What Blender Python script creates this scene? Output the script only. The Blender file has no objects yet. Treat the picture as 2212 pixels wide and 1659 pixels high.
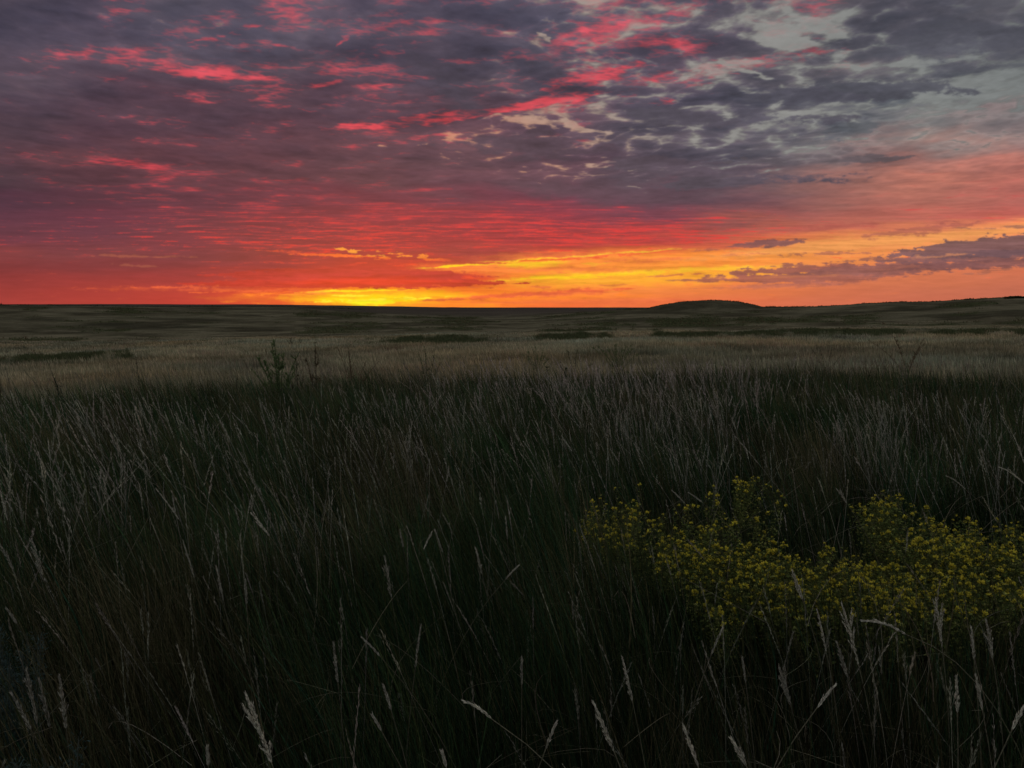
import bpy, math, random
import numpy as np
from mathutils import Vector

random.seed(7)
rng = np.random.default_rng(7)
scene = bpy.context.scene
C = scene.collection
R = math.radians

# ------------------------------------------------------------------ camera
EYE = 1.6
PITCH = 5.45
FOC = 803.7                      # focal length in pixels of a 1024 wide picture
cam_data = bpy.data.cameras.new('camera')
cam_data.sensor_width = 36.0
cam_data.lens = FOC / 1024.0 * 36.0
cam_data.clip_start = 0.02
cam_data.clip_end = 60000
cam = bpy.data.objects.new('camera', cam_data)
C.objects.link(cam)
cam.location = (0, 0, EYE)
cam.rotation_euler = (R(90 - PITCH), 0, 0)
scene.camera = cam

KK = 0.4629 / FOC                # one unit of the 2212 x 1659 survey chart, as a tangent
SC = 1.0 / KK
CP, SP = math.cos(R(PITCH)), math.sin(R(PITCH))

# ---- authored sky layout: x, y on a 2212 x 1659 chart of the western sky, horizon at y = 664
XS = [0, 200, 400, 600, 800, 1000, 1200, 1400, 1600, 1800, 2000, 2212]
G = [  # (height in the sky, colours from left to right)
 (655, [(164,62,58),(174,62,56),(183,60,54),(214,77,50),(250,170,34),(244,124,48),(236,108,58),(232,112,66),(222,112,74),(208,110,80),(198,106,80),(190,104,82)]),
 (632, [(153,57,56),(166,58,56),(179,60,56),(212,72,48),(248,150,34),(240,120,44),(240,128,56),(238,132,66),(226,120,72),(208,112,78),(200,110,82),(192,106,82)]),
 (600, [(138,52,56),(148,54,58),(154,54,60),(175,55,56),(206,58,48),(214,62,48),(252,160,48),(250,150,56),(236,130,68),(212,118,78),(206,114,80),(200,110,82)]),
 (575, [(123,50,56),(126,52,60),(127,52,61),(148,55,62),(186,60,54),(188,60,54),(250,140,50),(250,160,56),(246,150,66),(232,138,76),(214,120,80),(206,112,82)]),
 (550, [(128,58,64),(121,58,66),(123,56,66),(142,58,62),(164,60,60),(160,62,64),(190,74,58),(240,130,56),(250,150,64),(238,144,76),(232,140,80),(222,130,84)]),
 (522, [(110,53,68),(114,55,68),(123,55,68),(144,57,64),(159,55,62),(159,55,64),(170,57,64),(187,68,64),(204,98,70),(222,130,78),(240,150,88),(236,150,92)]),
 (495, [(98,52,68),(102,53,70),(112,55,68),(131,55,66),(146,55,64),(148,55,66),(155,57,66),(165,63,68),(176,88,74),(190,102,84),(214,122,86),(240,146,90)]),
 (465, [(89,49,67),(101,50,68),(112,53,68),(126,53,66),(142,53,66),(144,55,68),(142,56,72),(125,63,78),(136,78,80),(166,94,86),(182,100,88),(196,98,88)]),
 (430, [(75,45,63),(86,48,64),(98,52,68),(107,53,68),(114,55,70),(114,58,74),(107,60,78),(95,63,78),(102,72,82),(150,96,90),(172,104,92),(176,98,90)]),
 (390, [(71,51,63),(86,52,64),(95,56,68),(95,58,70),(97,61,72),(95,63,76),(97,69,81),(86,72,84),(88,78,88),(140,100,96),(178,110,96),(176,104,94)]),
 (340, [(78,55,67),(92,56,66),(92,56,68),(92,58,70),(95,63,74),(90,65,76),(90,65,78),(84,74,86),(84,78,90),(112,98,102),(166,112,104),(166,106,98)]),
 (280, [(78,59,71),(81,56,70),(79,56,70),(84,58,72),(90,63,76),(90,65,78),(92,71,85),(84,76,88),(82,78,90),(98,98,104),(122,118,118),(136,114,114)]),
 (220, [(78,61,75),(81,60,74),(81,60,74),(79,60,74),(84,63,78),(84,65,78),(90,71,85),(86,78,92),(84,80,92),(86,86,94),(112,114,116),(120,122,122)]),
 (150, [(76,66,80),(87,72,86),(82,68,82),(78,68,82),(74,66,82),(76,68,82),(82,74,88),(88,76,90),(88,82,92),(88,84,92),(84,84,92),(92,94,98)]),
 (80, [(76,68,84),(84,74,90),(82,76,92),(82,76,92),(80,74,90),(82,74,90),(78,74,90),(84,76,90),(92,86,96),(88,84,92),(78,76,86),(80,80,88)]),
 (0, [(74,66,80),(82,72,88),(82,76,90),(82,76,92),(87,76,92),(84,76,92),(82,78,94),(82,78,92),(90,82,94),(96,86,94),(84,80,90),(86,86,94)]),
]
M = [
 (650, [(0,1,0),(0,1,0),(0,1,0),(0,4,1),(0,6,2),(0,5,2),(0,3,1),(0,2,1),(0,1,0),(0,1,0),(0,1,0),(0,1,0)]),
 (600, [(0,1,1),(0,1,1),(0,1,1),(0,4,1),(0,3,2),(0,3,2),(0,2,2),(0,2,2),(0,2,2),(0,1,2),(0,1,1),(0,1,1)]),
 (560, [(0,1,1),(0,1,1),(0,1,2),(0,4,2),(0,6,2),(0,4,2),(0,2,3),(0,2,3),(0,2,3),(0,2,2),(0,2,2),(0,2,2)]),
 (530, [(0,2,2),(0,2,2),(0,4,2),(0,5,3),(0,6,3),(0,5,3),(0,5,3),(0,5,4),(0,3,4),(0,2,3),(0,2,3),(0,3,3)]),
 (500, [(0,2,2),(0,3,2),(0,5,3),(0,6,3),(0,7,3),(0,7,3),(0,8,4),(0,8,4),(0,6,4),(0,3,3),(0,2,3),(0,3,3)]),
 (465, [(0,1,2),(0,3,2),(0,5,3),(0,6,3),(0,6,3),(0,6,3),(0,6,3),(0,5,3),(0,4,3),(0,3,3),(0,3,3),(0,4,3)]),
 (430, [(0,2,2),(0,4,2),(0,5,3),(0,5,3),(0,5,3),(0,5,3),(0,1,3),(0,0,3),(0,1,3),(0,2,3),(0,3,3),(0,4,3)]),
 (380, [(0,2,3),(0,5,3),(0,5,3),(0,4,3),(0,4,3),(0,1,4),(2,0,4),(3,0,4),(3,0,4),(0,1,4),(0,2,4),(0,2,3)]),
 (320, [(0,2,3),(0,2,3),(0,2,3),(0,2,3),(0,3,4),(2,2,5),(3,0,5),(4,0,5),(4,0,5),(4,0,5),(1,1,4),(0,1,4)]),
 (260, [(0,1,3),(0,2,3),(0,3,3),(0,3,4),(0,4,4),(3,4,5),(5,4,6),(6,2,6),(6,0,6),(7,0,6),(6,0,4),(3,1,3)]),
 (200, [(0,1,4),(0,3,4),(0,3,4),(0,4,5),(0,4,5),(1,5,6),(4,5,6),(5,4,6),(6,2,6),(6,0,6),(6,0,5),(6,0,3)]),
 (140, [(0,1,4),(0,4,4),(0,5,4),(0,5,5),(0,5,5),(2,4,6),(3,6,6),(4,6,7),(6,4,7),(6,3,7),(6,0,6),(6,0,4)]),
 (80, [(0,1,4),(1,4,5),(1,5,5),(1,4,5),(1,5,5),(2,5,6),(4,5,6),(4,6,7),(6,5,7),(7,4,7),(3,0,6),(4,0,5)]),
 (0, [(0,2,4),(1,4,5),(2,4,5),(1,4,5),(1,5,5),(2,5,6),(4,5,6),(5,5,7),(5,6,7),(5,5,7),(3,1,6),(4,0,5)]),
]
S = []
def st(x0, y0, x1, y1, h, bow, soft, rag, c, op=1.0): S.append((x0, y0, x1, y1, h, bow, soft, rag, c, op))
# orange and yellow openings
st(480,643, 1400,640, 19, 0, 26, 6, (248,134,44), .75)
st(600,645, 1040,638, 16, 0, 16, 6, (252,184,34), .9)
st(680,648, 930,646, 11, 0, 14, 7, (246,222,26), .9)
st(745,654, 865,652, 8, 0, 8, 4, (238,240,40), .9)
st(640,631, 900,626, 2.5, 1, 2, 2, (255,226,40), .9)
st(720,640, 800,638, 2, 0, 2, 4, (255,240,60), .7)
st(690,652, 960,642, 2.2, 0, 2, 5, (254,232,60), .8)
st(560,637, 720,634, 3, 0, 5, 4, (250,150,50), .7)
st(880,580, 1700,562, 26, 4, 22, 6, (248,140,60), .85)
st(1000,612, 1800,588, 19, 2, 16, 6, (248,168,52), .85)
st(1480,560, 2300,488, 17, 3, 16, 8, (236,158,88), .75)
st(1060,607, 1560,580, 5.5, 1, 5, 4, (254,206,40), .9)
st(1300,590, 1760,574, 5, 1, 6, 5, (250,186,56), .8)
st(903,580, 1240,556, 3.6, 1, 2.5, 2, (255,214,36), .95)
st(1180,558, 1480,538, 2.6, 1, 3, 3, (253,196,60), .85)
st(1080,572, 1230,566, 10, 0, 12, 5, (250,206,40), .85)
st(1240,572, 1330,568, 2.5, 0, 3, 4, (250,176,56), .7)
st(1020,584, 1420,582, 5, -1, 6, 6, (242,126,66), .75)
st(1300,566, 1480,556, 5, -1, 8, 8, (240,120,72), .6)
st(1050,577, 1080,577, 2, 0, 2, 2, (214,104,62), .8)
# red lobe over the sun
st(400,612, 1124,611, 13, 3, 3, 6, (190,54,50), .97)
st(440,594, 1062,596, 15, 2, 3, 5, (182,54,54), .95)
st(560,584, 930,584, 10, 2, 10, 5, (192,60,56), .8)
st(620,611, 980,608, 11, 2, 16, 4, (234,62,44), .75)
st(930,582, 960,582, 1.5, 0, 2, 2, (206,80,60), .8)
st(850,627, 880,626, 1.6, 0, 1.5, 2, (226,110,50), .8)
st(1000,622, 1040,620, 1.6, 0, 1.5, 2, (222,100,60), .8)
# fiery rim
st(640,548, 830,557, 3.2, 2, 2, 5, (250,112,52), .9)
st(730,540, 840,552, 3.4, -6, 2, 6, (252,160,60), .9)
st(818,545, 948,560, 3.0, -1, 2, 5, (252,140,56), .9)
st(900,557, 1010,568, 2.4, 1, 2, 3, (250,104,54), .9)
st(560,540, 700,552, 1.6, 1, 3, 4, (232,84,56), .7)
st(980,571, 1340,554, 2.4, -1, 2.5, 3, (240,84,54), .85)
st(1250,556, 1480,540, 2.2, -1, 2.5, 3, (238,90,60), .75)
st(930,566, 1130,560, 8, 0, 8, 5, (168,62,58), .8)
# low red bars
st(905,650, 1375,622, 5.5, 2, 3, 4, (228,96,60), .85)
st(1100,640, 1330,630, 6, 1, 5, 4, (222,98,64), .7)
st(1140,618, 1190,620, 1.8, 0, 2, 3, (224,110,62), .8)
st(1250,620, 1360,615, 1.4, 0, 2, 3, (224,118,66), .7)
st(1000,654, 1700,646, 5, 0, 8, 3, (226,106,68), .6)
st(180,622, 720,630, 5, 2, 7, 6, (220,90,60), .6)
st(300,618, 560,628, 2, 2, 3, 6, (232,98,60), .7)
st(420,632, 700,622, 1.6, 0, 2, 4, (238,100,58), .7)
st(200,552, 420,556, 2, 1, 3, 4, (168,90,72), .6)
st(240,572, 340,576, 2, 0, 3, 4, (170,92,74), .5)
# lilac bars at the right
st(1520,606, 2010,588, 13, -4, 4, 7, (158,94,84), .9)
st(1540,592, 1960,574, 10, 2, 3, 8, (152,90,84), .92)
st(1460,606, 1760,600, 6, 0, 3, 4, (170,98,82), .85)
st(1500,624, 1900,608, 6, 0, 6, 4, (176,102,86), .7)
st(1700,592, 2130,572, 13, 2, 3, 7, (146,92,86), .92)
st(1860,566, 2420,540, 12, -3, 3, 6, (126,86,88), .92)
st(1940,580, 2420,556, 12, 1, 4, 7, (132,86,86), .9)
st(1900,552, 2560,508, 24, 6, 3, 8, (114,84,90), .92)
st(2080,592, 2200,580, 3, 0, 2, 4, (170,104,86), .7)
st(1790,566, 1950,556, 3, 0, 2, 4, (150,96,86), .8)
st(1950,560, 2090,548, 3, 0, 3, 4, (206,134,96), .7)
st(1640,600, 1850,594, 3, 0, 3, 4, (196,118,84), .6)
st(1570,534, 1745,519, 8, 1, 3, 5, (128,84,86), .92)
st(1480,545, 1640,530, 3, 0, 3, 4, (164,92,80), .7)
st(1680,552, 1890,545, 2.6, 0, 2, 5, (176,106,84), .8)
st(1540,552, 1660,548, 1.6, 0, 2, 3, (200,110,80), .6)
st(1400,598, 1520,590, 2, 0, 2, 3, (196,100,74), .7)
st(1840,514, 2140,480, 9, 2, 6, 8, (170,92,84), .7)
st(1640,500, 1900,484, 8, 2, 7, 7, (176,88,80), .6)
st(2080,494, 2280,488, 2.5, 0, 3, 3, (160,104,88), .8)
# long dark shelf, centre right
st(1100,402, 1560,434, 26, -6, 20, 12, (92,70,82), .7)
st(1280,352, 1800,388, 16, 2, 9, 12, (88,76,88), .92)
st(1400,402, 1880,374, 11, 2, 8, 10, (88,78,90), .9)
st(1560,350, 1730,352, 6, 0, 5, 6, (92,84,92), .8)
st(1740,352, 1960,340, 6, 1, 5, 6, (98,88,94), .85)
st(860,300, 1330,318, 28, -8, 14, 18, (84,68,80), .85)
st(640,100, 1100,260, 20, 0, 30, 18, (74,64,78), .45)
st(880,120, 1060,250, 34, 0, 24, 22, (72,66,80), .7)
st(1120,100, 1260,130, 40, 0, 30, 20, (74,70,84), .6)
st(1460,80, 1700,60, 30, 0, 20, 20, (78,74,86), .0)
st(1620,210, 1960,190, 22, 3, 12, 16, (82,80,92), .9)
st(1780,180, 2140,192, 17, -3, 9, 14, (82,82,92), .9)
st(1860,120, 2300,80, 46, 0, 26, 20, (80,80,90), .9)
st(1520,262, 1860,250, 17, 2, 9, 12, (84,80,92), .85)
st(1340,245, 1620,262, 18, 2, 10, 12, (84,78,90), .85)
st(1820,272, 1910,276, 8, 0, 5, 6, (96,98,104), .85)
st(1760,298, 1870,310, 6, 0, 5, 6, (92,94,102), .85)
OPEN = [
 (1080,254,1220,282,11,2,11.7,0.64),
 (1180,262,1330,290,7,1,9.1,0.60),
 (1600,78,1780,100,17,0,15.6,0.60),
 (1550,130,1720,190,8,0,10.4,0.52),
 (1960,210,2240,230,26,0,28.6,0.45),
 (1580,150,1700,176,7,0,9.1,0.52),
 (1900,226,2230,150,17,0,28.6,0.45),
 (1900,146,2080,128,7,1,9.1,0.52),
 (1700,20,1840,90,13,0,18.2,0.38),
 (560,118,640,130,8,0,10.4,0.45),
 (200,34,380,56,14,0,23.4,0.38),
 (460,40,520,120,24,0,31.2,0.34),
 (890,314,930,312,6,0,5.2,0.68),
 (800,312,880,318,6,0,7.8,0.45),
 (1345,366,1390,368,5,0,5.2,0.68),
 (1200,8,1290,2,9,0,9.1,0.52),
 (1145,64,1185,92,6,0,6.5,0.60),
 (1240,352,1310,356,5,0,6.5,0.52),
]
LIT = [
 (690,284,900,262,10,-3,11,.85),
 (860,268,1110,236,11,-3,11,.85),
 (1060,240,1290,206,9,-2,11,.85),
 (1180,196,1420,120,11,-7,14,0.7),
 (330,152,600,172,11,-6,14,0.6),
 (640,188,870,140,10,6,14,0.6),
 (380,140,620,150,14,-4,16,0.34),
 (640,150,900,120,16,4,16,0.3),
 (860,60,1000,80,22,0,18,0.3),
 (1230,60,1460,110,26,-8,18,0.36),
 (100,345,460,350,12,0,12,0.3),
 (330,205,520,212,8,0,10,0.3),
 (700,278,1080,238,8,-4,7.8,1.03),
 (900,262,1240,222,7,-2,6.5,0.97),
 (1060,236,1270,208,7,2,7.8,0.86),
 (1180,196,1410,130,10,-6,10.4,0.81),
 (1420,80,1560,140,20,6,20.8,0.86),
 (1290,36,1460,64,5,2,9.1,0.56),
 (1660,124,1790,112,13,3,15.6,0.81),
 (1560,158,1600,162,5,0,5.2,0.86),
 (1410,222,1480,218,7,0,7.8,0.92),
 (330,150,590,168,7,-6,7.8,0.92),
 (430,160,640,172,4,0,6.5,0.86),
 (670,184,860,142,6,5,7.8,0.92),
 (500,108,640,118,3,0,6.5,0.32),
 (405,90,490,78,4,0,5.2,0.97),
 (490,70,570,58,4,0,5.2,0.92),
 (585,92,655,112,4,1,5.2,0.86),
 (720,98,755,82,4,0,3.9,0.92),
 (800,60,960,40,6,3,9.1,0.56),
 (820,118,920,104,6,-3,10.4,0.48),
 (235,2,290,10,6,0,6.5,0.56),
 (170,90,250,108,6,0,10.4,0.48),
 (100,150,260,166,5,0,10.4,0.48),
 (205,258,240,254,5,0,3.9,0.97),
 (580,228,700,240,4,2,5.2,0.92),
 (160,348,420,362,6,-3,10.4,0.48),
 (280,202,500,214,4,2,7.8,0.48),
 (540,388,680,380,3.5,0,5.2,0.56),
]
# ------------------------------------------------------------------ procedural sky, computed in numpy
def lin(c):
    c = np.asarray(c, dtype=np.float32) / 255.0
    return np.where(c <= 0.04045, c / 12.92, ((c + 0.055) / 1.055) ** 2.4).astype(np.float32)
def sstep(v, a, b):
    t = np.clip((v - a) / (b - a), 0, 1)
    return t * t * (3 - 2 * t)
def perlin(x, y, seed):
    r = np.random.default_rng(seed)
    perm = r.permutation(256).astype(np.int32); perm = np.concatenate([perm, perm])
    ang = r.random(256) * 2 * np.pi
    gx, gy = np.cos(ang).astype(np.float32), np.sin(ang).astype(np.float32)
    xi = np.floor(x).astype(np.int32); yi = np.floor(y).astype(np.int32)
    xf = (x - xi).astype(np.float32); yf = (y - yi).astype(np.float32)
    u = xf * xf * xf * (xf * (xf * 6 - 15) + 10); v = yf * yf * yf * (yf * (yf * 6 - 15) + 10)
    a = perm[xi & 255]; b = perm[(xi + 1) & 255]
    y0 = yi & 255; y1 = (yi + 1) & 255
    h00 = perm[a + y0]; h10 = perm[b + y0]; h01 = perm[a + y1]; h11 = perm[b + y1]
    n00 = gx[h00] * xf + gy[h00] * yf
    n10 = gx[h10] * (xf - 1) + gy[h10] * yf
    n01 = gx[h01] * xf + gy[h01] * (yf - 1)
    n11 = gx[h11] * (xf - 1) + gy[h11] * (yf - 1)
    p = n00 + u * (n10 - n00); q = n01 + u * (n11 - n01)
    return (p + v * (q - p)) * 1.5
def fbm(x, y, octv, seed, gain=0.5, dq=None, billow=False):
    s = 0; a = 1.0; tot = 0; f = 1.0
    for o in range(octv):
        c, d = math.cos(o * 0.7 + seed), math.sin(o * 0.7 + seed)
        if dq is not None and o > 0: w = np.clip(1.6 - 2.2 * f * dq, 0, 1)
        else: w = 1.0
        if np.max(w) > 0:
            n = perlin((x * c - y * d) * f + o * 17.3, (x * d + y * c) * f - o * 9.1, seed * 31 + o)
            if billow: n = 1 - 2.2 * np.abs(n) ** 0.8
            s = s + a * w * n
        tot += a; a *= gain; f *= 2.03
    return (s / tot).astype(np.float32)

def blur1(a, r):
    k = np.exp(-np.linspace(-2, 2, 2 * r + 1) ** 2); k /= k.sum()
    for ax in (0, 1):
        pad = [(0, 0), (0, 0)]; pad[ax] = (r, r)
        b = np.pad(a, pad, mode='edge'); out = np.zeros_like(a)
        for i, w in enumerate(k):
            out += w * (b[i:i + a.shape[0], :] if ax == 0 else b[:, i:i + a.shape[1]])
        a = out
    return a

def make_sky(NU, NW, UL, WT):
    """colours of the western sky on the plane (across, up): U in +-UL, W in 0..WT (same unit as SC)"""
    U, W = np.meshgrid((np.arange(NU) + .5) / NU * 2 * UL - UL, (np.arange(NW) + .5) / NW * WT)
    U = U.astype(np.float32); W = W.astype(np.float32)
    A, B = U / SC, W / SC
    cp, sp = math.cos(R(PITCH)), math.sin(R(PITCH))
    den = np.maximum(cp - B * sp, .2)
    x = 1106 + A / den / KK
    y = 829.5 - (sp + B * cp) / den / KK
    xo, yo = x, y
    H = 664 - y                                   # height over the horizon, photo units
    # coordinates on a level cloud sheet
    cc = 0.085
    inv = 1 / (B + cc)
    px, py = A * inv, inv
    dq = inv * inv / SC * 1.0                     # sheet distance covered by one unit of height
    # slow warp for everything painted below
    w1 = fbm(px * 1.6, py * 1.6, 5, 3, .55, dq * 1.6)
    w2 = fbm(px * 1.6 + 40, py * 1.6, 5, 4, .55, dq * 1.6)
    sx = fbm(x / 260, y / 34, 5, 5, .55); sy = fbm(x / 260 + 9, y / 34, 5, 6, .55)
    hi = sstep(H, 110, 330)
    aU = 30 + H * .16; aW = 3 + H * .12
    xw = x + aU * (w1 * hi + sx * (1 - hi)) * 1.6
    yw = y + aW * (w2 * hi + sy * (1 - hi)) * 1.6

    def gridv(rows, xq, yq, n):
        ys = np.array([r[0] for r in rows][::-1], np.float32)
        T = np.array([r[1] for r in rows][::-1], np.float32)            # rows x cols x n
        fx = np.interp(xq, XS, np.arange(len(XS))); fy = np.interp(yq, ys, np.arange(len(ys)))
        i = np.clip(fx.astype(int), 0, len(XS) - 2); j = np.clip(fy.astype(int), 0, len(ys) - 2)
        a = (fx - i)[..., None]; b = (fy - j)[..., None]
        a = a * a * (3 - 2 * a) * .5 + a * .5; b = b * b * (3 - 2 * b) * .5 + b * .5
        return ((T[j, i] * (1 - a) + T[j, i + 1] * a) * (1 - b) + (T[j + 1, i] * (1 - a) + T[j + 1, i + 1] * a) * b).astype(np.float32)

    col = lin(gridv(G, xw, yw, 3))
    m = gridv(M, xw, yw, 3) / 10
    openb, litb, relief = m[..., 0], m[..., 1], m[..., 2]

    # local fields painted by soft strokes, on crumpled coordinates
    xs = x + (fbm(px * 5, py * 5, 6, 61, .62, dq * 5) * 34 * hi + fbm(x / 50, y / 14, 6, 62, .6) * 17 * (1 - hi))
    ys = y + (fbm(px * 6 + 3, py * 6, 6, 63, .62, dq * 6) * 17 * hi + fbm(x / 60 + 3, y / 15, 6, 64, .6) * 4.5 * (1 - hi) * (.35 + H / 160))
    def strokem(x0, y0, x1, y1, h, bow, soft, rag, n):
        hl = (x1 - x0) / 2
        t = (xs - (x0 + x1) / 2) / hl
        yc = (y0 + y1) / 2 + (y1 - y0) / 2 * t + bow * (t * t - .5)
        e = h * (1 - np.abs(t) ** 2.4)
        return sstep(e + n * rag - np.abs(ys - yc), -soft * .5, soft * .9) * sstep(1.25 - np.abs(t), 0, .2)

    # cloud body heights
    n1 = fbm(px * 2.6 + w1 * .5, py * 3.6 + w2 * .5, 8, 11, .46, dq * 3.0)
    b1 = fbm(px * 4.6 + w2 * .5 + 7, py * 5.2 + w1 * .5, 7, 12, .46, dq * 5, billow=True)
    sc_ = 1.0 + hi * .8
    st1 = fbm(x / 210 + y / 60 * .3, y / 13.0 / sc_ - x / 1400. + w1 * 1.2, 7, 13, .60)
    st2 = fbm(x / 80 + 3, y / 6.6 / sc_ - x / 560. + st1 * 1.5 + sy * 1.2, 6, 14, .58)
    # relief: height difference towards the sun, which sits low at x=800
    Hf = n1 * .75 - b1 * .24
    gy_, gx_ = np.gradient(Hf)
    du = (x - 800) / (np.hypot(x - 800, y - 660) + 1); dv = (y - 660) / (np.hypot(x - 800, y - 660) + 1)
    lit = (gy_ * 1.0 + gx_ * -du * .5)             # faces turned down and towards the sun
    lit = lit / (np.std(lit[::4, ::4]) + 1e-6)
    lit = np.clip(lit, -3, 3)
    Hs = (Hf - Hf.mean()) / Hf.std()
    b1 = (b1 - b1.mean()) / b1.std()
    S1 = st1 / st1.std(); S2 = st2 / st2.std()
    tex = Hs * hi + (S1 * .8 + S2 * .35) * (1 - hi)

    # shade of the cloud undersides
    k = 1 - tex * relief * .30 - lit * .05 * hi * relief / .5
    # thick parts darker and bluer
    col = col * np.clip(k, .35, 1.9)[..., None]
    blu = np.clip(tex * relief * hi, -1, 1)[..., None]
    col = col * (1 + blu * np.array([-.10, -.02, .06], np.float32))

    # ---- clear sky in the gaps
    ob = openb.copy()
    for (x0, y0, x1, y1, h, bow, soft, v) in OPEN:
        ob = ob + v * strokem(x0, y0, x1, y1, h, bow, soft, soft * .5, w2 * 2)
    gate = -(Hs * .5 - b1 * .5 + fbm(px * 15, py * 15, 5, 21, .6, dq * 15) * 1.6)
    gv = gate + (ob - .5) * 3.6
    gm = sstep(gv, .1, 1.7) * sstep(ob, .02, .2)
    gp = np.clip((x - 900) / 1300, 0, 1)[..., None]
    ga = lin(np.array([[188, 142, 122], [160, 148, 140], [146, 144, 140], [134, 136, 134], [118, 122, 122]]))
    gi = gp[..., 0] * 4; i = np.clip(gi.astype(int), 0, 3); f = (gi - i)[..., None]
    gapc = ga[i] * (1 - f) + ga[i + 1] * f
    gapc = gapc * (1 - .25 * np.clip(-gv + 1.9, 0, 1)[..., None])
    # warm glow in the gaps lower down
    wg = sstep(y, 190, 330)[..., None] * sstep(x, 1500, 1000)[..., None]
    gapc = gapc * (1 - wg) + lin([206, 146, 116]) * wg
    col = col * (1 - gm[..., None] * .93) + gapc * gm[..., None] * .93
    rim = np.exp(-((gv - .35) / .5) ** 2) * sstep(ob, .1, .3)
    col = col * (1 + .15 * rim[..., None])

    # ---- light caught red
    lb = litb.copy()
    for (x0, y0, x1, y1, h, bow, soft, v) in LIT:
        lb = lb + v * .72 * strokem(x0, y0, x1, y1, h * 1.1, bow, soft * 1.5, soft * .9, Hs * .5 + w1 * 2)
    rn_hi = lit * .25 - Hs * .6 + fbm(px * 5 + 4, py * 8 + px * 2, 6, 31, .52, dq * 8) * 2.6
    rn_lo = -S1 * .55 - S2 * .75 + fbm(x / 34, y / 5.0 + sx, 5, 33, .6) * 1.6
    rn = rn_hi * hi + rn_lo * (1 - hi)
    br_ = fbm(px * 10 + 8, py * 17 - px * 2, 6, 35, .62, dq * 16)
    rv = rn + (np.minimum(lb, 1.08) - .54) * 3.4 - hi * (np.abs(br_) * 4.2 - .55)
    rm = (.40 * sstep(rv, -.1, 1.5) + .55 * sstep(rv, .8, 2.6)) * sstep(lb, .03, .25) * (1 - gm * .75)
    rc = np.array([[252, 150, 40], [250, 92, 50], [236, 60, 50], [220, 56, 58], [172, 56, 68], [204, 66, 76], [186, 74, 86]], np.float32)
    rp = np.array([0, 64, 108, 172, 268, 390, 664])
    rcol = lin(np.stack([np.interp(H, rp, rc[:, c]) for c in range(3)], -1))
    rcol = rcol * np.clip(1 - tex * .16 * hi - .12 * lit * hi * .3 + .22 * sstep(rv, 1.2, 2.8) * hi, .5, 1.5)[..., None]
    col = col * (1 - rm[..., None] * .9) + rcol * rm[..., None] * .9

    # ---- single banks and bars
    fine = fbm(x / 26, y / 13, 5, 41, .6); fw = fbm(x / 60, y / 7, 5, 42, .6)
    for (x0, y0, x1, y1, h, bow, soft, rag, c, op) in S:
        up = 1 if y0 < 430 else 0
        n = (Hs * .5 + fine * 1.2) if up else (fine * 1.5 + fw * 1.6)
        mk = strokem(x0, y0, x1, y1, h, bow, soft, rag, n)[..., None] * op
        cc_ = lin(c) * (1 - (tex * .10 + fine * .16)[..., None])
        col = col * (1 - mk) + cc_ * mk

    # ---- grain of the cloud and red veins over everything
    fg = fbm(px * 22, py * 22, 4, 51, .6, dq * 22) * hi + fw * (1 - hi) * .8
    col = col * (1 - (.20 + .22 * hi * fbm(px * 7 + 2, py * 10, 6, 52, .58, dq * 9) * 1.0)[..., None] * (fg * .7 + hi * fbm(px * 11, py * 14, 5, 53, .55, dq * 13) * .9)[..., None])
    return np.clip(col, 0.002, 1.0)

# ------------------------------------------------------------------ world: dusk sky
UL, WT = 1350.0, 760.0
NU, NW = 2100, 600
simg = make_sky(NU, NW, UL, WT)
img = bpy.data.images.new('western_sky', NU, NW, alpha=False, float_buffer=True)
img.colorspace_settings.name = 'Non-Color'
buf = np.ones((NW, NU, 4), np.float32); buf[..., :3] = simg
img.pixels.foreach_set(buf.ravel())
img.update()
world = bpy.data.worlds.new("World")
scene.world = world
world.use_nodes = True
wt = world.node_tree
wt.nodes.clear()
def nn(tree, kind, **kw):
    n = tree.nodes.new(kind)
    for k, v in kw.items(): setattr(n, k, v)
    return n
def mth(tree, op, a, b=None, c=None):
    n = nn(tree, 'ShaderNodeMath', operation=op)
    for i, v in enumerate((a, b, c)):
        if v is None: continue
        if hasattr(v, 'links'): tree.links.new(v, n.inputs[i])
        else: n.inputs[i].default_value = v
    return n.outputs[0]
def mrange(tree, v, a, b, lo=0.0, hi=1.0):
    n = nn(tree, 'ShaderNodeMapRange', interpolation_type='SMOOTHSTEP')
    tree.links.new(v, n.inputs[0])
    for i, q in zip((1, 2, 3, 4), (a, b, lo, hi)): n.inputs[i].default_value = q
    return n.outputs[0]
def mixc(tree, f, a, b, mode='MIX'):
    n = nn(tree, 'ShaderNodeMix', data_type='RGBA', blend_type=mode)
    for i, v in zip((0, 6, 7), (f, a, b)):
        if hasattr(v, 'links'): tree.links.new(v, n.inputs[i])
        else: n.inputs[i].default_value = v
    return n.outputs[2]
def cramp(tree, v, stops):
    n = nn(tree, 'ShaderNodeValToRGB'); r = n.color_ramp
    tree.links.new(v, n.inputs[0])
    while len(r.elements) < len(stops): r.elements.new(.5)
    for e, (p, c) in zip(r.elements, stops): e.position = p
    for e, (p, c) in zip(r.elements, stops): e.color = (*[float(q) for q in c[:3]], 1)
    return n.outputs[0]
tc = nn(wt, 'ShaderNodeTexCoord')
sp_ = nn(wt, 'ShaderNodeSeparateXYZ'); wt.links.new(tc.outputs['Generated'], sp_.inputs[0])
dx, dy, dz = sp_.outputs
yy = mth(wt, 'MAXIMUM', dy, 0.12)
tu = mth(wt, 'DIVIDE', dx, yy); tw = mth(wt, 'DIVIDE', dz, yy)
cu = mth(wt, 'MULTIPLY_ADD', tu, SC / (2 * UL), 0.5)
cw = mth(wt, 'MULTIPLY', tw, SC / WT)
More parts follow.
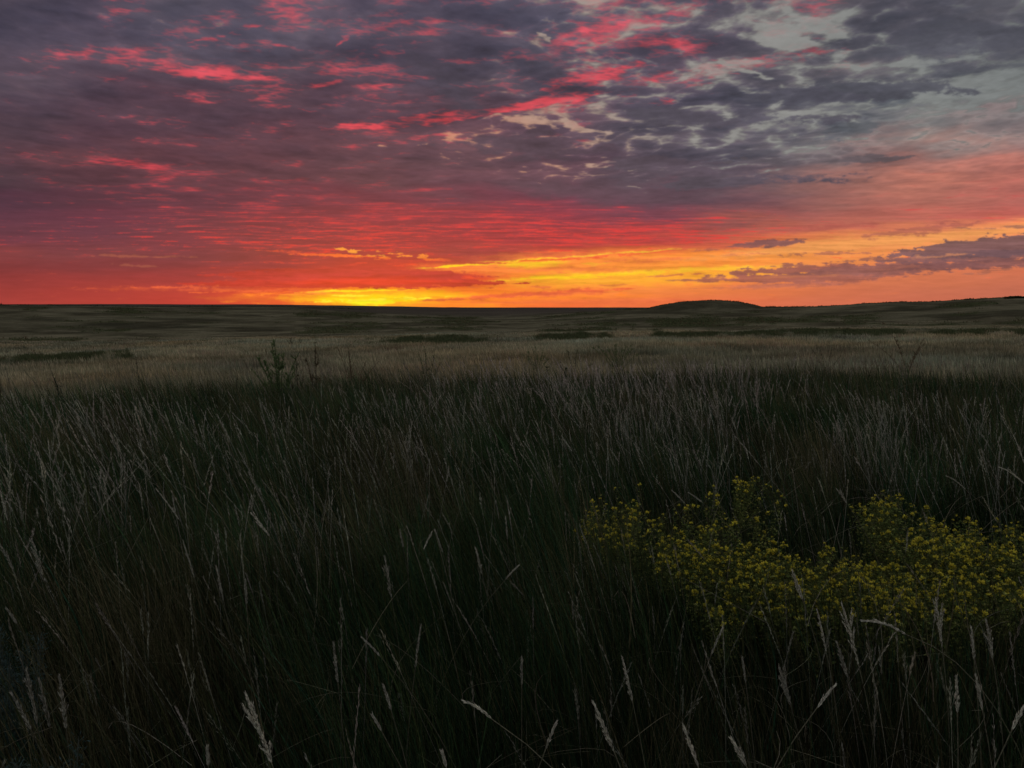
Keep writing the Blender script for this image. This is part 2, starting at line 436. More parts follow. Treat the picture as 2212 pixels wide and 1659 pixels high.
cv = nn(wt, 'ShaderNodeCombineXYZ'); wt.links.new(cu, cv.inputs[0]); wt.links.new(cw, cv.inputs[1])
ti = nn(wt, 'ShaderNodeTexImage', image=img, interpolation='Cubic', extension='EXTEND')
wt.links.new(cv.outputs[0], ti.inputs[0])
# the rest of the sky, overhead and behind the viewer: dim blue grey overcast
bn = nn(wt, 'ShaderNodeTexNoise'); wt.links.new(tc.outputs['Generated'], bn.inputs['Vector'])
bn.inputs['Scale'].default_value = 3.0; bn.inputs['Detail'].default_value = 4.0
back = cramp(wt, bn.outputs['Fac'], [(0.3, lin([128, 132, 142])), (0.7, lin([164, 168, 174]))])
fb = mth(wt, 'MAXIMUM', mrange(wt, dy, 0.45, 0.0), mrange(wt, dz, 0.36, 0.62))
col = mixc(wt, fb, ti.outputs['Color'], back)
SUN_AZ, SUN_EL = -10.0, 1.0
bgc = nn(wt, 'ShaderNodeBackground'); wt.links.new(col, bgc.inputs[0]); bgc.inputs[1].default_value = 1.0
skyn = nn(wt, 'ShaderNodeTexSky', sky_type='NISHITA', sun_disc=False)
skyn.sun_elevation = R(SUN_EL); skyn.sun_rotation = R(SUN_AZ)
bgs = nn(wt, 'ShaderNodeBackground'); wt.links.new(skyn.outputs[0], bgs.inputs[0]); bgs.inputs[1].default_value = 0.004
add = nn(wt, 'ShaderNodeAddShader')
wt.links.new(bgc.outputs[0], add.inputs[0]); wt.links.new(bgs.outputs[0], add.inputs[1])
wo = nn(wt, 'ShaderNodeOutputWorld'); wt.links.new(add.outputs[0], wo.inputs[0])
world.cycles.sampling_method = 'MANUAL'; world.cycles.sample_map_resolution = 1024

sun_d = bpy.data.lights.new('sun', 'SUN')
sun_d.energy = 0.16; sun_d.angle = R(4.0); sun_d.color = (1.0, 0.5, 0.22)
sun = bpy.data.objects.new('sun', sun_d); C.objects.link(sun)
sdir = Vector((math.sin(R(SUN_AZ)) * math.cos(R(SUN_EL)), math.cos(R(SUN_AZ)) * math.cos(R(SUN_EL)), math.sin(R(SUN_EL))))
sun.rotation_euler = (-sdir).to_track_quat('-Z', 'Y').to_euler()

scene.view_settings.view_transform = 'Standard'
scene.view_settings.look = 'None'
scene.view_settings.exposure = 0
cy = scene.cycles
cy.max_bounces = 3; cy.diffuse_bounces = 2; cy.glossy_bounces = 1; cy.transmission_bounces = 2; cy.transparent_max_bounces = 4

# ------------------------------------------------------------------ mesh helpers
def tag(o, label=None, cat=None, group=None, kind=None):
    if label: o['label'] = label
    if cat: o['category'] = cat
    if group: o['group'] = group
    if kind: o['kind'] = kind
    return o
def np_mesh(name, verts, faces, cols=None, smooth=False):
    """verts (n,3), faces (m,k) with one k for all, cols (n,3)"""
    me = bpy.data.meshes.new(name)
    n, (m, k) = len(verts), faces.shape
    me.vertices.add(n); me.vertices.foreach_set('co', np.ascontiguousarray(verts, np.float32).ravel())
    me.loops.add(m * k); me.loops.foreach_set('vertex_index', np.ascontiguousarray(faces, np.int32).ravel())
    me.polygons.add(m)
    me.polygons.foreach_set('loop_start', np.arange(0, m * k, k, dtype=np.int32))
    me.polygons.foreach_set('loop_total', np.full(m, k, np.int32))
    if smooth: me.polygons.foreach_set('use_smooth', np.ones(m, bool))
    me.update(calc_edges=True)
    if cols is not None:
        at = me.color_attributes.new('col', 'FLOAT_COLOR', 'POINT')
        a = np.ones((n, 4), np.float32); a[:, :3] = cols
        at.data.foreach_set('color', a.ravel())
    return me
def link(name, me, mat, parent=None, loc=None):
    o = bpy.data.objects.new(name, me)
    if mat is not None and len(me.materials) == 0: me.materials.append(mat)
    C.objects.link(o)
    if parent is not None: o.parent = parent
    if loc is not None: o.location = loc
    return o
def empty(name, loc, label, cat, group=None):
    o = bpy.data.objects.new(name, None); C.objects.link(o); o.location = loc
    o.empty_display_size = 0.1
    return tag(o, label, cat, group)
class Bat:
    """collects quads with a colour at each vertex"""
    def __init__(s): s.v = []; s.f = []; s.c = []; s.n = 0
    def put(s, v, f, c):
        s.v.append(v.reshape(-1, 3)); s.f.append(f.reshape(-1, 4) + s.n); s.c.append(c.reshape(-1, 3)); s.n += len(s.v[-1])
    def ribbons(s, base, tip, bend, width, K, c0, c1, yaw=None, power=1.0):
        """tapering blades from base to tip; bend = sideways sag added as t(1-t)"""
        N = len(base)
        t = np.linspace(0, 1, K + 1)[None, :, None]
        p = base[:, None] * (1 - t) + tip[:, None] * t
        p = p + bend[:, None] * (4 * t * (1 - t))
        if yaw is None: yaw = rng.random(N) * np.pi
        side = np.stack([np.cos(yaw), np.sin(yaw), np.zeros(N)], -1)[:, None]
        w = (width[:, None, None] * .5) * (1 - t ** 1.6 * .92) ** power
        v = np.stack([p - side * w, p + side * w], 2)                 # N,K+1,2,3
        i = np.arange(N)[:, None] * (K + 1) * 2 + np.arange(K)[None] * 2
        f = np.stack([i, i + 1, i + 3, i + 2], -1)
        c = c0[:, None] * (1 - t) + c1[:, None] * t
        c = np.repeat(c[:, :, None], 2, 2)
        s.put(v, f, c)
    def diamonds(s, cen, d, ln, wd, col):
        """small pointed leaves or spikelets: centre of the foot, direction, length, width"""
        N = len(cen)
        r = rng.normal(size=(N, 3))
        sd = np.cross(d, r); sd /= np.linalg.norm(sd, axis=1, keepdims=True) + 1e-9
        L = ln[:, None]; Wd = wd[:, None] * .5
        v = np.stack([cen, cen + d * L * .45 + sd * Wd, cen + d * L, cen + d * L * .45 - sd * Wd], 1)
        f = np.arange(N * 4).reshape(N, 4)
        tipc = col * 1.15
        s.put(v, f, np.stack([col * .8, col, tipc, col], 1))
    def tube(s, path, rad, col, sides=4):
        path = np.asarray(path, float); n = len(path)
        d = np.gradient(path, axis=0); d /= np.linalg.norm(d, axis=1, keepdims=True) + 1e-9
        a = np.cross(d, [0.31, 0.9, 0.1]); a /= np.linalg.norm(a, axis=1, keepdims=True) + 1e-9
        b = np.cross(d, a)
        th = np.arange(sides) / sides * 2 * np.pi
        rad = np.broadcast_to(rad, (n,))
        v = path[:, None] + (a[:, None] * np.cos(th)[None, :, None] + b[:, None] * np.sin(th)[None, :, None]) * rad[:, None, None]
        i = np.arange(n - 1)[:, None] * sides + np.arange(sides)[None]
        j = np.arange(n - 1)[:, None] * sides + (np.arange(sides)[None] + 1) % sides
        f = np.stack([i, j, j + sides, i + sides], -1)
        s.put(v, f, np.broadcast_to(np.asarray(col, float), (n * sides, 3)).copy())
    def mesh(s, name): return np_mesh(name, np.concatenate(s.v), np.concatenate(s.f), np.concatenate(s.c))
def nrm(a): return a / (np.linalg.norm(a, axis=-1, keepdims=True) + 1e-9)

# ------------------------------------------------------------------ materials
def plant_mat(name, translucent=0.25, rough_noise=0.35, scale=60.0):
    m = bpy.data.materials.new(name); m.use_nodes = True; t = m.node_tree; t.nodes.clear()
    at = nn(t, 'ShaderNodeAttribute', attribute_name='col')
    g = nn(t, 'ShaderNodeNewGeometry')
    no = nn(t, 'ShaderNodeTexNoise'); t.links.new(g.outputs['Position'], no.inputs['Vector'])
    no.inputs['Scale'].default_value = scale; no.inputs['Detail'].default_value = 2
    v = mrange(t, no.outputs['Fac'], 0.3, 0.7, 1 - rough_noise, 1 + rough_noise)
    hs = nn(t, 'ShaderNodeHueSaturation'); t.links.new(v, hs.inputs['Value']); t.links.new(at.outputs['Color'], hs.inputs['Color'])
    df = nn(t, 'ShaderNodeBsdfDiffuse'); t.links.new(hs.outputs[0], df.inputs[0])
    tl = nn(t, 'ShaderNodeBsdfTranslucent'); t.links.new(hs.outputs[0], tl.inputs[0])
    mx = nn(t, 'ShaderNodeMixShader'); mx.inputs[0].default_value = translucent
    t.links.new(df.outputs[0], mx.inputs[1]); t.links.new(tl.outputs[0], mx.inputs[2])
    o = nn(t, 'ShaderNodeOutputMaterial'); t.links.new(mx.outputs[0], o.inputs[0])
    return m
M_GRASS = plant_mat('grass_blade', .2)
M_STRAW = plant_mat('dry_straw', .3, .3, 150)
M_LEAF = plant_mat('leaf_green', .2, .3, 120)
M_PETAL = plant_mat('yellow_petal', .3, .25, 200)

# ------------------------------------------------------------------ land form
def fb(x, y, sc, o, seed, gain=.5): return fbm(np.asarray(x, float) / sc, np.asarray(y, float) / sc, o, seed, gain)
PD = np.array([14, 22, 30, 45, 70, 110, 180, 300, 420, 600, 900, 2500, 8000, 30000.])
PC = [  # chart x, chart y at which the ground of each distance shows
 (0,    [None, None, 838, 796, 768, 742, 716, 690, 673, 661, 661.5, 665, 659, 663.4]),
 (560,  [None, None, 832, 790, 763, 738, 713, 691, 677, 667, 664, 665, 658.5, 663.4]),
 (1050, [None, None, 824, 780, 752, 730, 711, 697, 690, 684, 678, 669, 664.8, 664.2]),
 (1450, [None, None, 812, 770, 744, 722, 701, 683, 669, 667, 670, 668, 665, 664.2]),
 (1700, [None, None, 800, 765, 741, 719, 697, 678, 665.0, 664.0, 667, 668, 665, 664.2]),
 (1950, [None, None, 792, 760, 738, 716, 692, 670, 655, 656, 664, 668, 665, 664.2]),
 (2212, [None, None, 788, 756, 735, 712, 686, 659, 646, 648, 656, 667, 665, 664.2]),
]
def y2tan(y): 
    Y = (829.5 - y) * KK
    return (-SP + Y * CP) / (CP + Y * SP)
PX = np.array([(c[0] - 1106) * KK for c in PC])
PZ = np.zeros((len(PC), len(PD)))
for i, (cx, ys) in enumerate(PC):
    for j, (d, yv) in enumerate(zip(PD, ys)):
        if j == 0: PZ[i, j] = -.08
        elif j == 1: PZ[i, j] = -.62
        else: PZ[i, j] = EYE + d * y2tan(yv)
LPD = np.log(PD)
MX, MY = (1525 - 1106) * KK * 410, 410.0
def ground_z(x, y):
    x = np.asarray(x, float); y = np.asarray(y, float)
    d = np.maximum(np.hypot(x, y), .01)
    az = np.arctan2(x, y)
    az = np.clip(az, -1.0, 1.0) + np.sin(np.clip(np.abs(az) - 1.0, 0, 10)) * 0
    a = np.tan(np.clip(az, -.72, .72))
    fx = np.interp(a, PX, np.arange(len(PX)))
    i = np.clip(fx.astype(int), 0, len(PX) - 2); f = fx - i; f = f * f * (3 - 2 * f)
    # the crest of the near meadow lies farther out on the right
    crest = np.interp(a, [-.6, -.2, .1, .35, .6], [0.98, 1.0, 1.04, 1.20, 1.18])
    dd = d / np.where(d < 40, 1 + (crest - 1) * sstep(d, 45, 20), 1)
    g = np.interp(np.log(np.maximum(dd, 1)), LPD, np.arange(len(PD)))
    j = np.clip(g.astype(int), 0, len(PD) - 2); h = g - j; h = h * h * (3 - 2 * h) * .6 + h * .4
    z = (PZ[i, j] * (1 - f) + PZ[i + 1, j] * f) * (1 - h) + (PZ[i, j + 1] * (1 - f) + PZ[i + 1, j + 1] * f) * h
    z = np.where(d < 14, -.08 * (d / 14) ** 2, z) if False else np.where(dd < 14, -.08 * (dd / 14) ** 2, z)
    back = np.where(np.abs(np.arctan2(x, y)) > 1.2, sstep(np.abs(np.arctan2(x, y)), 1.2, 2.2), 0)
    z = z * (1 - back) + (-.006 * d) * back
    # bumps
    z = z + fb(x, y, 3.0, 3, 71) * .05 * sstep(d, 1, 6)
    z = z + fb(x, y, 38, 4, 72) * .6 * sstep(d, 20, 90)
    z = z + fb(x, y, 10, 4, 75) * .25 * sstep(d, 60, 160)
    z = z + fb(x, y, 190, 4, 73) * 1.8 * sstep(d, 200, 800)
    z = z + fb(x, y, 1500, 4, 74) * 11 * sstep(d, 1800, 9000)
    # the low round mound
    r = np.hypot((x - MX) / np.where(x < MX, 35, 28), (y - MY) / 34)
    z = z + 4.2 * np.clip(1 - r ** 2.4, 0, 1) ** 1.15
    return z
def veg_at(x, y):
    """how much dark shrub cover grows at a place"""
    x = np.asarray(x, float); y = np.asarray(y, float)
    d = np.hypot(x, y)
    s = np.clip(d / 130, .25, 6)
    v = fb(x / s, y / s, 16, 5, 81, .55) * 1.6 + fb(x, y, 90, 4, 82) * 1.0
    v = v * .75 - .42
    azm = np.arctan2(x, y); lg = np.log(np.maximum(d, 1))
    v = v + sstep(d, 90, 200) * (fbm(azm * 16, lg * 8 + azm * 3, 6, 85, .6) * 1.9 - .12)
    v = v + sstep(d, 40, 60) * sstep(d, 150, 90) * fbm(azm * 30, lg * 14, 5, 86, .6) * .7
    cxp = x / np.maximum(y, 1) / KK + 1106
    for (c0, c1, d0, d1, k) in BANDS:
        m = sstep(cxp, c0 - 60, c0 + 60) * sstep(cxp, c1 + 60, c1 - 60)
        dm = np.exp(-((np.log(d) - math.log((d0 * d1) ** .5) - fb(x, y, 30, 3, 83) * .10) / (math.log(d1 / d0) * .55)) ** 4)
        v = v + k * m * dm * (.85 + 1.6 * fb(x / s, y / s, 11, 5, 84, .6))
    v = np.minimum(v, .42 + .25 * fb(x / s, y / s, 4, 4, 88))
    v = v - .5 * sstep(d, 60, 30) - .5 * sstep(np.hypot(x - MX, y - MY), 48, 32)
    return v
BANDS = [(-300, 385, 68, 92, 1.0), (430, 600, 72, 98, .85), (790, 2400, 92, 128, .8), (1150, 1420, 132, 168, 1.0), (1280, 1900, 168, 236, 1.0),
         (560, 1150, 160, 215, .6), (940, 1140, 285, 345, 1.2), (250, 500, 420, 560, 1.0), (700, 1000, 240, 300, .6), (1900, 2400, 150, 175, .8),
         (1000, 1500, 400, 560, .6), (600, 1000, 380, 520, .7), (-200, 200, 130, 160, .6), (150, 520, 210, 260, .6)]

azs = np.concatenate([np.arange(-180, -50, 3.0), np.arange(-50, 50.01, .16), np.arange(53, 180, 3.0)])
ds = np.concatenate([[0.0], np.geomspace(.5, 900, 330), np.geomspace(920, 32000, 90)])
AZ, DD = np.meshgrid(np.radians(azs), ds)
GX, GY = np.sin(AZ) * DD, np.cos(AZ) * DD
GZ = ground_z(GX, GY)
GV = np.clip(veg_at(GX, GY), -1, 1.5)
na, nd = len(azs), len(ds)
vid = np.arange(na * nd).reshape(nd, na)
def quads(j0, j1):
    a = vid[j0:j1]; b = vid[j0 + 1:j1 + 1]
    r = lambda q: np.roll(q, -1, 1)
    return np.stack([a, r(a), r(b), b], -1).reshape(-1, 4)
allv = np.stack([GX, GY, GZ], -1).reshape(-1, 3)
veg = sstep(GV, -.12, .55).reshape(-1)
LG = np.log(np.maximum(DD, 1))
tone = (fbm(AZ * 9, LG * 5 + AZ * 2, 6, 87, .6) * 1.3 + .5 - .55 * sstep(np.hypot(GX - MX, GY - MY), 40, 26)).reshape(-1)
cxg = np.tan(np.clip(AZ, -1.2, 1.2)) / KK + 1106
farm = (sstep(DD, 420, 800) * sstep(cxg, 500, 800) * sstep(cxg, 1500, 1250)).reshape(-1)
def sub_mesh(name, j0, j1):
    f = quads(j0, j1); lo, hi_ = vid[j0].min(), vid[j1].max() + 1
    return np_mesh(name, allv[lo:hi_], f - lo, np.stack([veg[lo:hi_], np.clip(tone[lo:hi_], 0, 1), farm[lo:hi_]], -1), smooth=True)
def ground_mat():
    m = bpy.data.materials.new('prairie_ground'); m.use_nodes = True; t = m.node_tree; t.nodes.clear()
    at = nn(t, 'ShaderNodeAttribute', attribute_name='col')
    sc_ = nn(t, 'ShaderNodeSeparateColor'); t.links.new(at.outputs['Color'], sc_.inputs[0])
    g = nn(t, 'ShaderNodeNewGeometry')
    sx_ = nn(t, 'ShaderNodeSeparateXYZ'); t.links.new(g.outputs['Position'], sx_.inputs[0])
    def noise(scale, det, vec=g.outputs['Position']):
        n = nn(t, 'ShaderNodeTexNoise'); t.links.new(vec, n.inputs['Vector'])
        n.inputs['Scale'].default_value = scale; n.inputs['Detail'].default_value = det; n.inputs['Roughness'].default_value = .62
        return n.outputs['Fac']
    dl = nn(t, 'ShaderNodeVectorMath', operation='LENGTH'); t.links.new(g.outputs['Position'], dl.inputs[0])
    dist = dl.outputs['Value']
    fine = noise(2.2, 8); mid = noise(.12, 6); big = noise(.012, 6); huge = noise(.0016, 5)
    tan = cramp(t, mid, [(0.3, (.16, .135, .078)), (0.5, (.225, .188, .112)), (0.7, (.31, .262, .160))])
    grn = cramp(t, fine, [(0.3, (.042, .050, .020)), (0.55, (.070, .074, .034)), (0.75, (.105, .092, .048))])
    green_far = (.075, .082, .050, 1)
    c = mixc(t, mrange(t, big, .48, .62), tan, mixc(t, .5, tan, green_far))
    c = mixc(t, mrange(t, dist, 80, 200, 0, .75), c, mixc(t, mrange(t, mid, .35, .65), (.072, .064, .038, 1), (.115, .100, .062, 1)))
    tv = mrange(t, sc_.outputs[1], .1, .85, .55, 1.25)
    h0 = nn(t, 'ShaderNodeHueSaturation'); t.links.new(tv, h0.inputs['Value']); t.links.new(c, h0.inputs['Color']); c = h0.outputs[0]
    c = mixc(t, sc_.outputs[0], c, grn)
    # under the tall grass close by: darker ground colour
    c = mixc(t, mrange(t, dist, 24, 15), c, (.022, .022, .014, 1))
    # far land: darker brown, slight haze and warm horizon glow painted into the colour
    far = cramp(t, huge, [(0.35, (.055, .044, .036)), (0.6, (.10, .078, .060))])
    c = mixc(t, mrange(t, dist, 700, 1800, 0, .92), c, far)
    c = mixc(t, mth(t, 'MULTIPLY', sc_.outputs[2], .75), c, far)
    gv = mrange(t, fine, .25, .75, .62, 1.35)
    hs = nn(t, 'ShaderNodeHueSaturation'); t.links.new(gv, hs.inputs['Value']); t.links.new(c, hs.inputs['Color'])
    bp = nn(t, 'ShaderNodeBump'); bp.inputs['Strength'].default_value = .9; bp.inputs['Distance'].default_value = .35
    t.links.new(fine, bp.inputs['Height'])
    df = nn(t, 'ShaderNodeBsdfDiffuse'); t.links.new(hs.outputs[0], df.inputs[0]); t.links.new(bp.outputs[0], df.inputs['Normal'])
    o = nn(t, 'ShaderNodeOutputMaterial'); t.links.new(df.outputs[0], o.inputs[0])
    return m
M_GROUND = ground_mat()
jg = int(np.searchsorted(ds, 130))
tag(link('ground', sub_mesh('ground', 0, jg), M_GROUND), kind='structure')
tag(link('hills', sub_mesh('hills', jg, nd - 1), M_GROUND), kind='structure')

# ------------------------------------------------------------------ scattering helpers
def chart_ray(x, y):
    X, Y = (x - 1106) * KK, (829.5 - y) * KK
    v = np.array([X, CP + Y * SP, -SP + Y * CP]); return v
def at_height(x, y, z):
    """the point a given height above the datum that lies on the survey line x, y"""
    v = chart_ray(x, y); k = (z - EYE) / v[2]
    return np.array([0, 0, EYE]) + v * k
def at_dist(x, y, d):
    v = chart_ray(x, y); return np.array([0, 0, EYE]) + v * (d / v[1])
def sector(n, d0, d1, half, pw=2.0):
    u = rng.random(n); d = (d0 ** pw + u * (d1 ** pw - d0 ** pw)) ** (1 / pw)
    a = (rng.random(n) * 2 - 1) * half
    return np.sin(a) * d, np.cos(a) * d, d
def crest_d(x, y):
    a = np.clip(x / np.maximum(y, .1), -.8, .8)
    return np.interp(a, [-.6, -.2, .1, .35, .6], [14.8, 15.0, 15.8, 18.8, 18.8]) * (1 + .30 * fb(x, y, 4.5, 4, 102) + .10 * fb(x, y, 1.2, 2, 106))
def colv(n, c, var=.25, hue=.12):
    c = np.asarray(c, float)[None] * (1 + (rng.random((n, 1)) - .5) * 2 * var)
    return np.clip(c * (1 + (rng.random((n, 3)) - .5) * hue), .002, 1)
def lean_of(x, y, n, h):
    """the wind has laid the stems over to the left"""
    a = x / np.maximum(y, .5)
    L = np.interp(a, [-.6, 0, .6], [.22, .17, .09]) + fb(x, y, 1.6, 3, 91) * .24 + rng.normal(size=n) * .19
    ly = rng.normal(size=n) * .12 + .02
    return np.stack([-L * h, ly * h, np.zeros(n)], -1)

PATCH = [(1335,1140,110,60),(1460,1170,125,75),(1600,1230,150,100),(1740,1250,140,90),(1880,1275,150,90),(2030,1240,150,110),(2180,1230,150,120),
         (1940,1130,120,70),(2100,1160,150,70),(1600,1090,90,50)]
def patch_at(x, y):
    """1 where the flowering plants grow and have crowded out the tall grass"""
    px_, py_, pz_ = x, y, .42 - EYE
    Z = py_ * CP - pz_ * SP; cx = px_ / Z / KK + 1106; cyy = 829.5 - (py_ * SP + pz_ * CP) / Z / KK
    m = np.zeros_like(x)
    for (a, b, rx, ry) in PATCH: m = np.maximum(m, sstep(np.hypot((cx - a) / rx, (cyy - b) / ry), 1.15, .8))
    return m
# ------------------------------------------------------------------ the tall dark grass of the near meadow
def grass_layer(bat, n, d0, d1, h0, h1, w0, wd, K, cols, pw=2.0, thin=None, half=47):
    x, y, d = sector(n, d0, d1, R(half), pw)
    cd = crest_d(x, y) * (1 + .10 * fb(x, y, 2.5, 3, 92))
    keep = (rng.random(n) < sstep(d, cd * 1.28, cd * .74))
    if thin is not None: keep &= thin(x, y)
    x, y, d = x[keep], y[keep], d[keep]; n = len(x)
    h = h0 + (h1 - h0) * rng.random(n) ** .8
    h *= 1 + .34 * fb(x, y, 1.3, 3, 93) + .30 * fb(x, y, .4, 2, 104)
    h *= 1 - .38 * patch_at(x, y)
    h *= 1 - .45 * sstep(d, cd[keep] * .80, cd[keep] * 1.25)
    z = ground_z(x, y) - .01
    b = np.stack([x, y, z], -1)
    t = b + lean_of(x, y, n, h) + np.stack([np.zeros(n), np.zeros(n), h], -1)
    t[:, 2] = b[:, 2] + h * (1 - .04 * rng.random(n))
    bend = np.stack([rng.normal(size=n) * .02 + .045, rng.normal(size=n) * .03, np.zeros(n)], -1) * h[:, None] * 1.3
    w = w0 + wd * d
    w = w * (.5 + .8 * rng.random(n)); wide_ = rng.random(n) < .07; w[wide_] *= 2.6
    ci = (fb(x, y, 1.1, 3, 94) * 1.5 + rng.random(n)) * len(cols)
    ci = np.clip(ci.astype(int), 0, len(cols) - 1)
    ca = np.array([c[0] for c in cols])[ci]; cb = np.array([c[1] for c in cols])[ci]
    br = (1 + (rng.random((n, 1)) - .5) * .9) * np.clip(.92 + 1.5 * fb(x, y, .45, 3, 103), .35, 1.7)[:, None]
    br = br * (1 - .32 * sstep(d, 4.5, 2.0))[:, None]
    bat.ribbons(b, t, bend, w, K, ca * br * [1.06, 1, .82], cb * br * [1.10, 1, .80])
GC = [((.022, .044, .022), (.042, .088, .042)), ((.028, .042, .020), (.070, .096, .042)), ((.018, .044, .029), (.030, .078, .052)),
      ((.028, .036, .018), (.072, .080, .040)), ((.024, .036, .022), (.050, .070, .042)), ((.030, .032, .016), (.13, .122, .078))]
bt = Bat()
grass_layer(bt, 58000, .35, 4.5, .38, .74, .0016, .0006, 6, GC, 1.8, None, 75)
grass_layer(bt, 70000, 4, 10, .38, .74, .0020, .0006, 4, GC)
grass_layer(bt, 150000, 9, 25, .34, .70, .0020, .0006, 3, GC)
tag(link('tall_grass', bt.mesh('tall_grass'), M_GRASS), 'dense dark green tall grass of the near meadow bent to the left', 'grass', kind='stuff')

# fine dry stems rising over the leaves
def stem_layer(bat, n, d0, d1, hmin, hmax, ns, cl, pw=2.0, mask=None, size=1.0, ext=1.02):
    x, y, d = sector(n, d0, d1, R(46), pw)
    cd = crest_d(x, y)
    keep = d < cd * (ext + .05 * fb(x, y, 2, 2, 95))
    if mask is not None: keep &= rng.random(n) < mask(x, y)
    keep &= rng.random(n) > .75 * patch_at(x, y)
    x, y, d = x[keep], y[keep], d[keep]; n = len(x)
    h = hmin + (hmax - hmin) * rng.random(n)
    b = np.stack([x, y, ground_z(x, y)], -1)
    ln = lean_of(x, y, n, h) * 1.15
    t = b + ln; t[:, 2] = b[:, 2] + h
    bend = -ln * .16 * rng.random((n, 1)) + rng.normal(size=(n, 3)) * .008
    col = colv(n, cl, .35)
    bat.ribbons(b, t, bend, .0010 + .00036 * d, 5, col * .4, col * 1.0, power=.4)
    # panicle: spikelets crowd along the last part of the stem
    hl = (.08 + .13 * rng.random(n)) * size
    m = ns
    u = rng.random((n, m)) ** .9
    tt = 1 - (hl / h)[:, None] * u
    T = tt[..., None]
    p = b[:, None] * (1 - T) + t[:, None] * T + bend[:, None] * (4 * T * (1 - T))
    ax = nrm(t - b - bend * 3)[:, None]
    env = np.sin(np.clip(u * 1.15, 0, 1) * np.pi) ** .7
    spread = (.0015 + .010 * rng.random((n, 1)) ** 3) * size
    off = nrm(rng.normal(size=(n, m, 3))); off = off - ax * (off * ax).sum(-1, keepdims=True)
    p = p + off * (env * spread)[..., None] * rng.random((n, m, 1))
    dr = nrm(ax + off * .22 + rng.normal(size=(n, m, 3)) * .05)
    L = (.010 + .010 * rng.random((n, m))) * size * (1 + d[:, None] * .05)
    Wd = (.0010 + .00036 * d[:, None]) * (.7 + .6 * rng.random((n, m)))
    cc_ = np.repeat(col[:, None], m, 1) * (.8 + .5 * rng.random((n, m, 1)))
    bat.diamonds(p.reshape(-1, 3), dr.reshape(-1, 3), L.ravel(), Wd.ravel(), cc_.reshape(-1, 3))
def chart_x(x, y): return x / np.maximum(y, .1) / KK + 1106
def m_left(x, y):
    cx = chart_x(x, y); d = np.hypot(x, y)
    return np.exp(-((cx - 160) / 260) ** 2) * sstep(d, 3.2, 4.5) * sstep(d, 9, 6.5)
def m_mid(x, y):
    cx = chart_x(x, y); d = np.hypot(x, y)
    return np.exp(-((cx - 1330) / 340) ** 4) * sstep(d, 6.5, 8.5) * sstep(d, 15, 12.5) * np.clip(.5 + fb(x, y, 1.2, 3, 96) * 2, 0, 1)
def m_clump(x, y): return np.clip(.35 + fb(x, y, 1.0, 3, 97) * 2.2, .05, 1)
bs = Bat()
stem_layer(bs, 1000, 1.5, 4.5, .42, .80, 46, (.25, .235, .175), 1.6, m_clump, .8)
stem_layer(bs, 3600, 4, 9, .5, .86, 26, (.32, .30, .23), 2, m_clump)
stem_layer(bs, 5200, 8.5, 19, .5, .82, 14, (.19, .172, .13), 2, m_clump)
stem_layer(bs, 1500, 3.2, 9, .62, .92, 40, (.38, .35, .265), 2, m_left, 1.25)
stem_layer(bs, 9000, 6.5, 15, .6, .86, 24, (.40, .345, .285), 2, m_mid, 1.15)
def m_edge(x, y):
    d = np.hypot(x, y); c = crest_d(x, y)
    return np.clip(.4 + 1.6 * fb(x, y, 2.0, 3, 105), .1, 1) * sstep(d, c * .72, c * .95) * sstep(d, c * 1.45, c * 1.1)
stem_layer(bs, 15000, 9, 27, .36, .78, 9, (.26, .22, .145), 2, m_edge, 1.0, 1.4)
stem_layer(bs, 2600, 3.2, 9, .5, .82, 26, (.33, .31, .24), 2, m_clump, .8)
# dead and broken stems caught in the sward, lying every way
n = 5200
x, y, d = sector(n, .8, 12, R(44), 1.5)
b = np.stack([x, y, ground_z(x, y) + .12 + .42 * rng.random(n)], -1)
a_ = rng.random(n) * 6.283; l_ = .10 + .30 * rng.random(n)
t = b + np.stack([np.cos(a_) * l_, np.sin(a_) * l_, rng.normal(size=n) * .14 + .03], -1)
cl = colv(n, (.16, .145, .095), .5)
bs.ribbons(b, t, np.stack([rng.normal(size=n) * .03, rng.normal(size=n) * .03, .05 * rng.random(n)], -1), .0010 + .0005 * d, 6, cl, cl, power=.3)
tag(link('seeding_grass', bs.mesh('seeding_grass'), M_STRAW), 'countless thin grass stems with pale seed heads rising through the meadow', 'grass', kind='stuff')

# ------------------------------------------------------------------ dry pale grass beyond the crest
n = 300000
x, y, d = sector(n, 10, 150, R(42), 1.15)
k = rng.random(n) < sstep(d, crest_d(x, y) * .80, crest_d(x, y) * 1.15)
x, y, d = x[k], y[k], d[k]; n = len(x)
vg = sstep(veg_at(x, y), .0, .35)
h = (.16 + .20 * rng.random(n)) * np.clip(1 + 1.3 * fb(x, y, 2.2, 3, 98), .4, 2.2) * sstep(d, 150, 110) + .02
b = np.stack([x, y, ground_z(x, y) - .02], -1)
ln = lean_of(x, y, n, h) * .9; t = b + ln; t[:, 2] = b[:, 2] + h
fbv = fb(x, y, 11, 4, 99)
pal = np.array([(.22, .20, .118), (.30, .265, .165), (.38, .33, .21), (.21, .21, .12), (.29, .225, .15)])
ci = np.clip(((fbv * 1.3 + rng.random(n)) * 4).astype(int), 0, 4)
cl = pal[ci] * 1.12 * (.82 + .36 * rng.random((n, 1))) * np.clip(1 + .9 * fb(x, y, 3.2, 3, 107) + .7 * fb(x, y, 24, 3, 108), .45, 1.5)[:, None]
cl = cl * (1 + fb(x, y, 15, 3, 109)[:, None] * np.array([.30, 0, -.20]))
cl = cl * (1 - vg[:, None]) + np.array([.080, .092, .042]) * vg[:, None] * (.6 + .8 * rng.random((n, 1)))
bd = Bat()
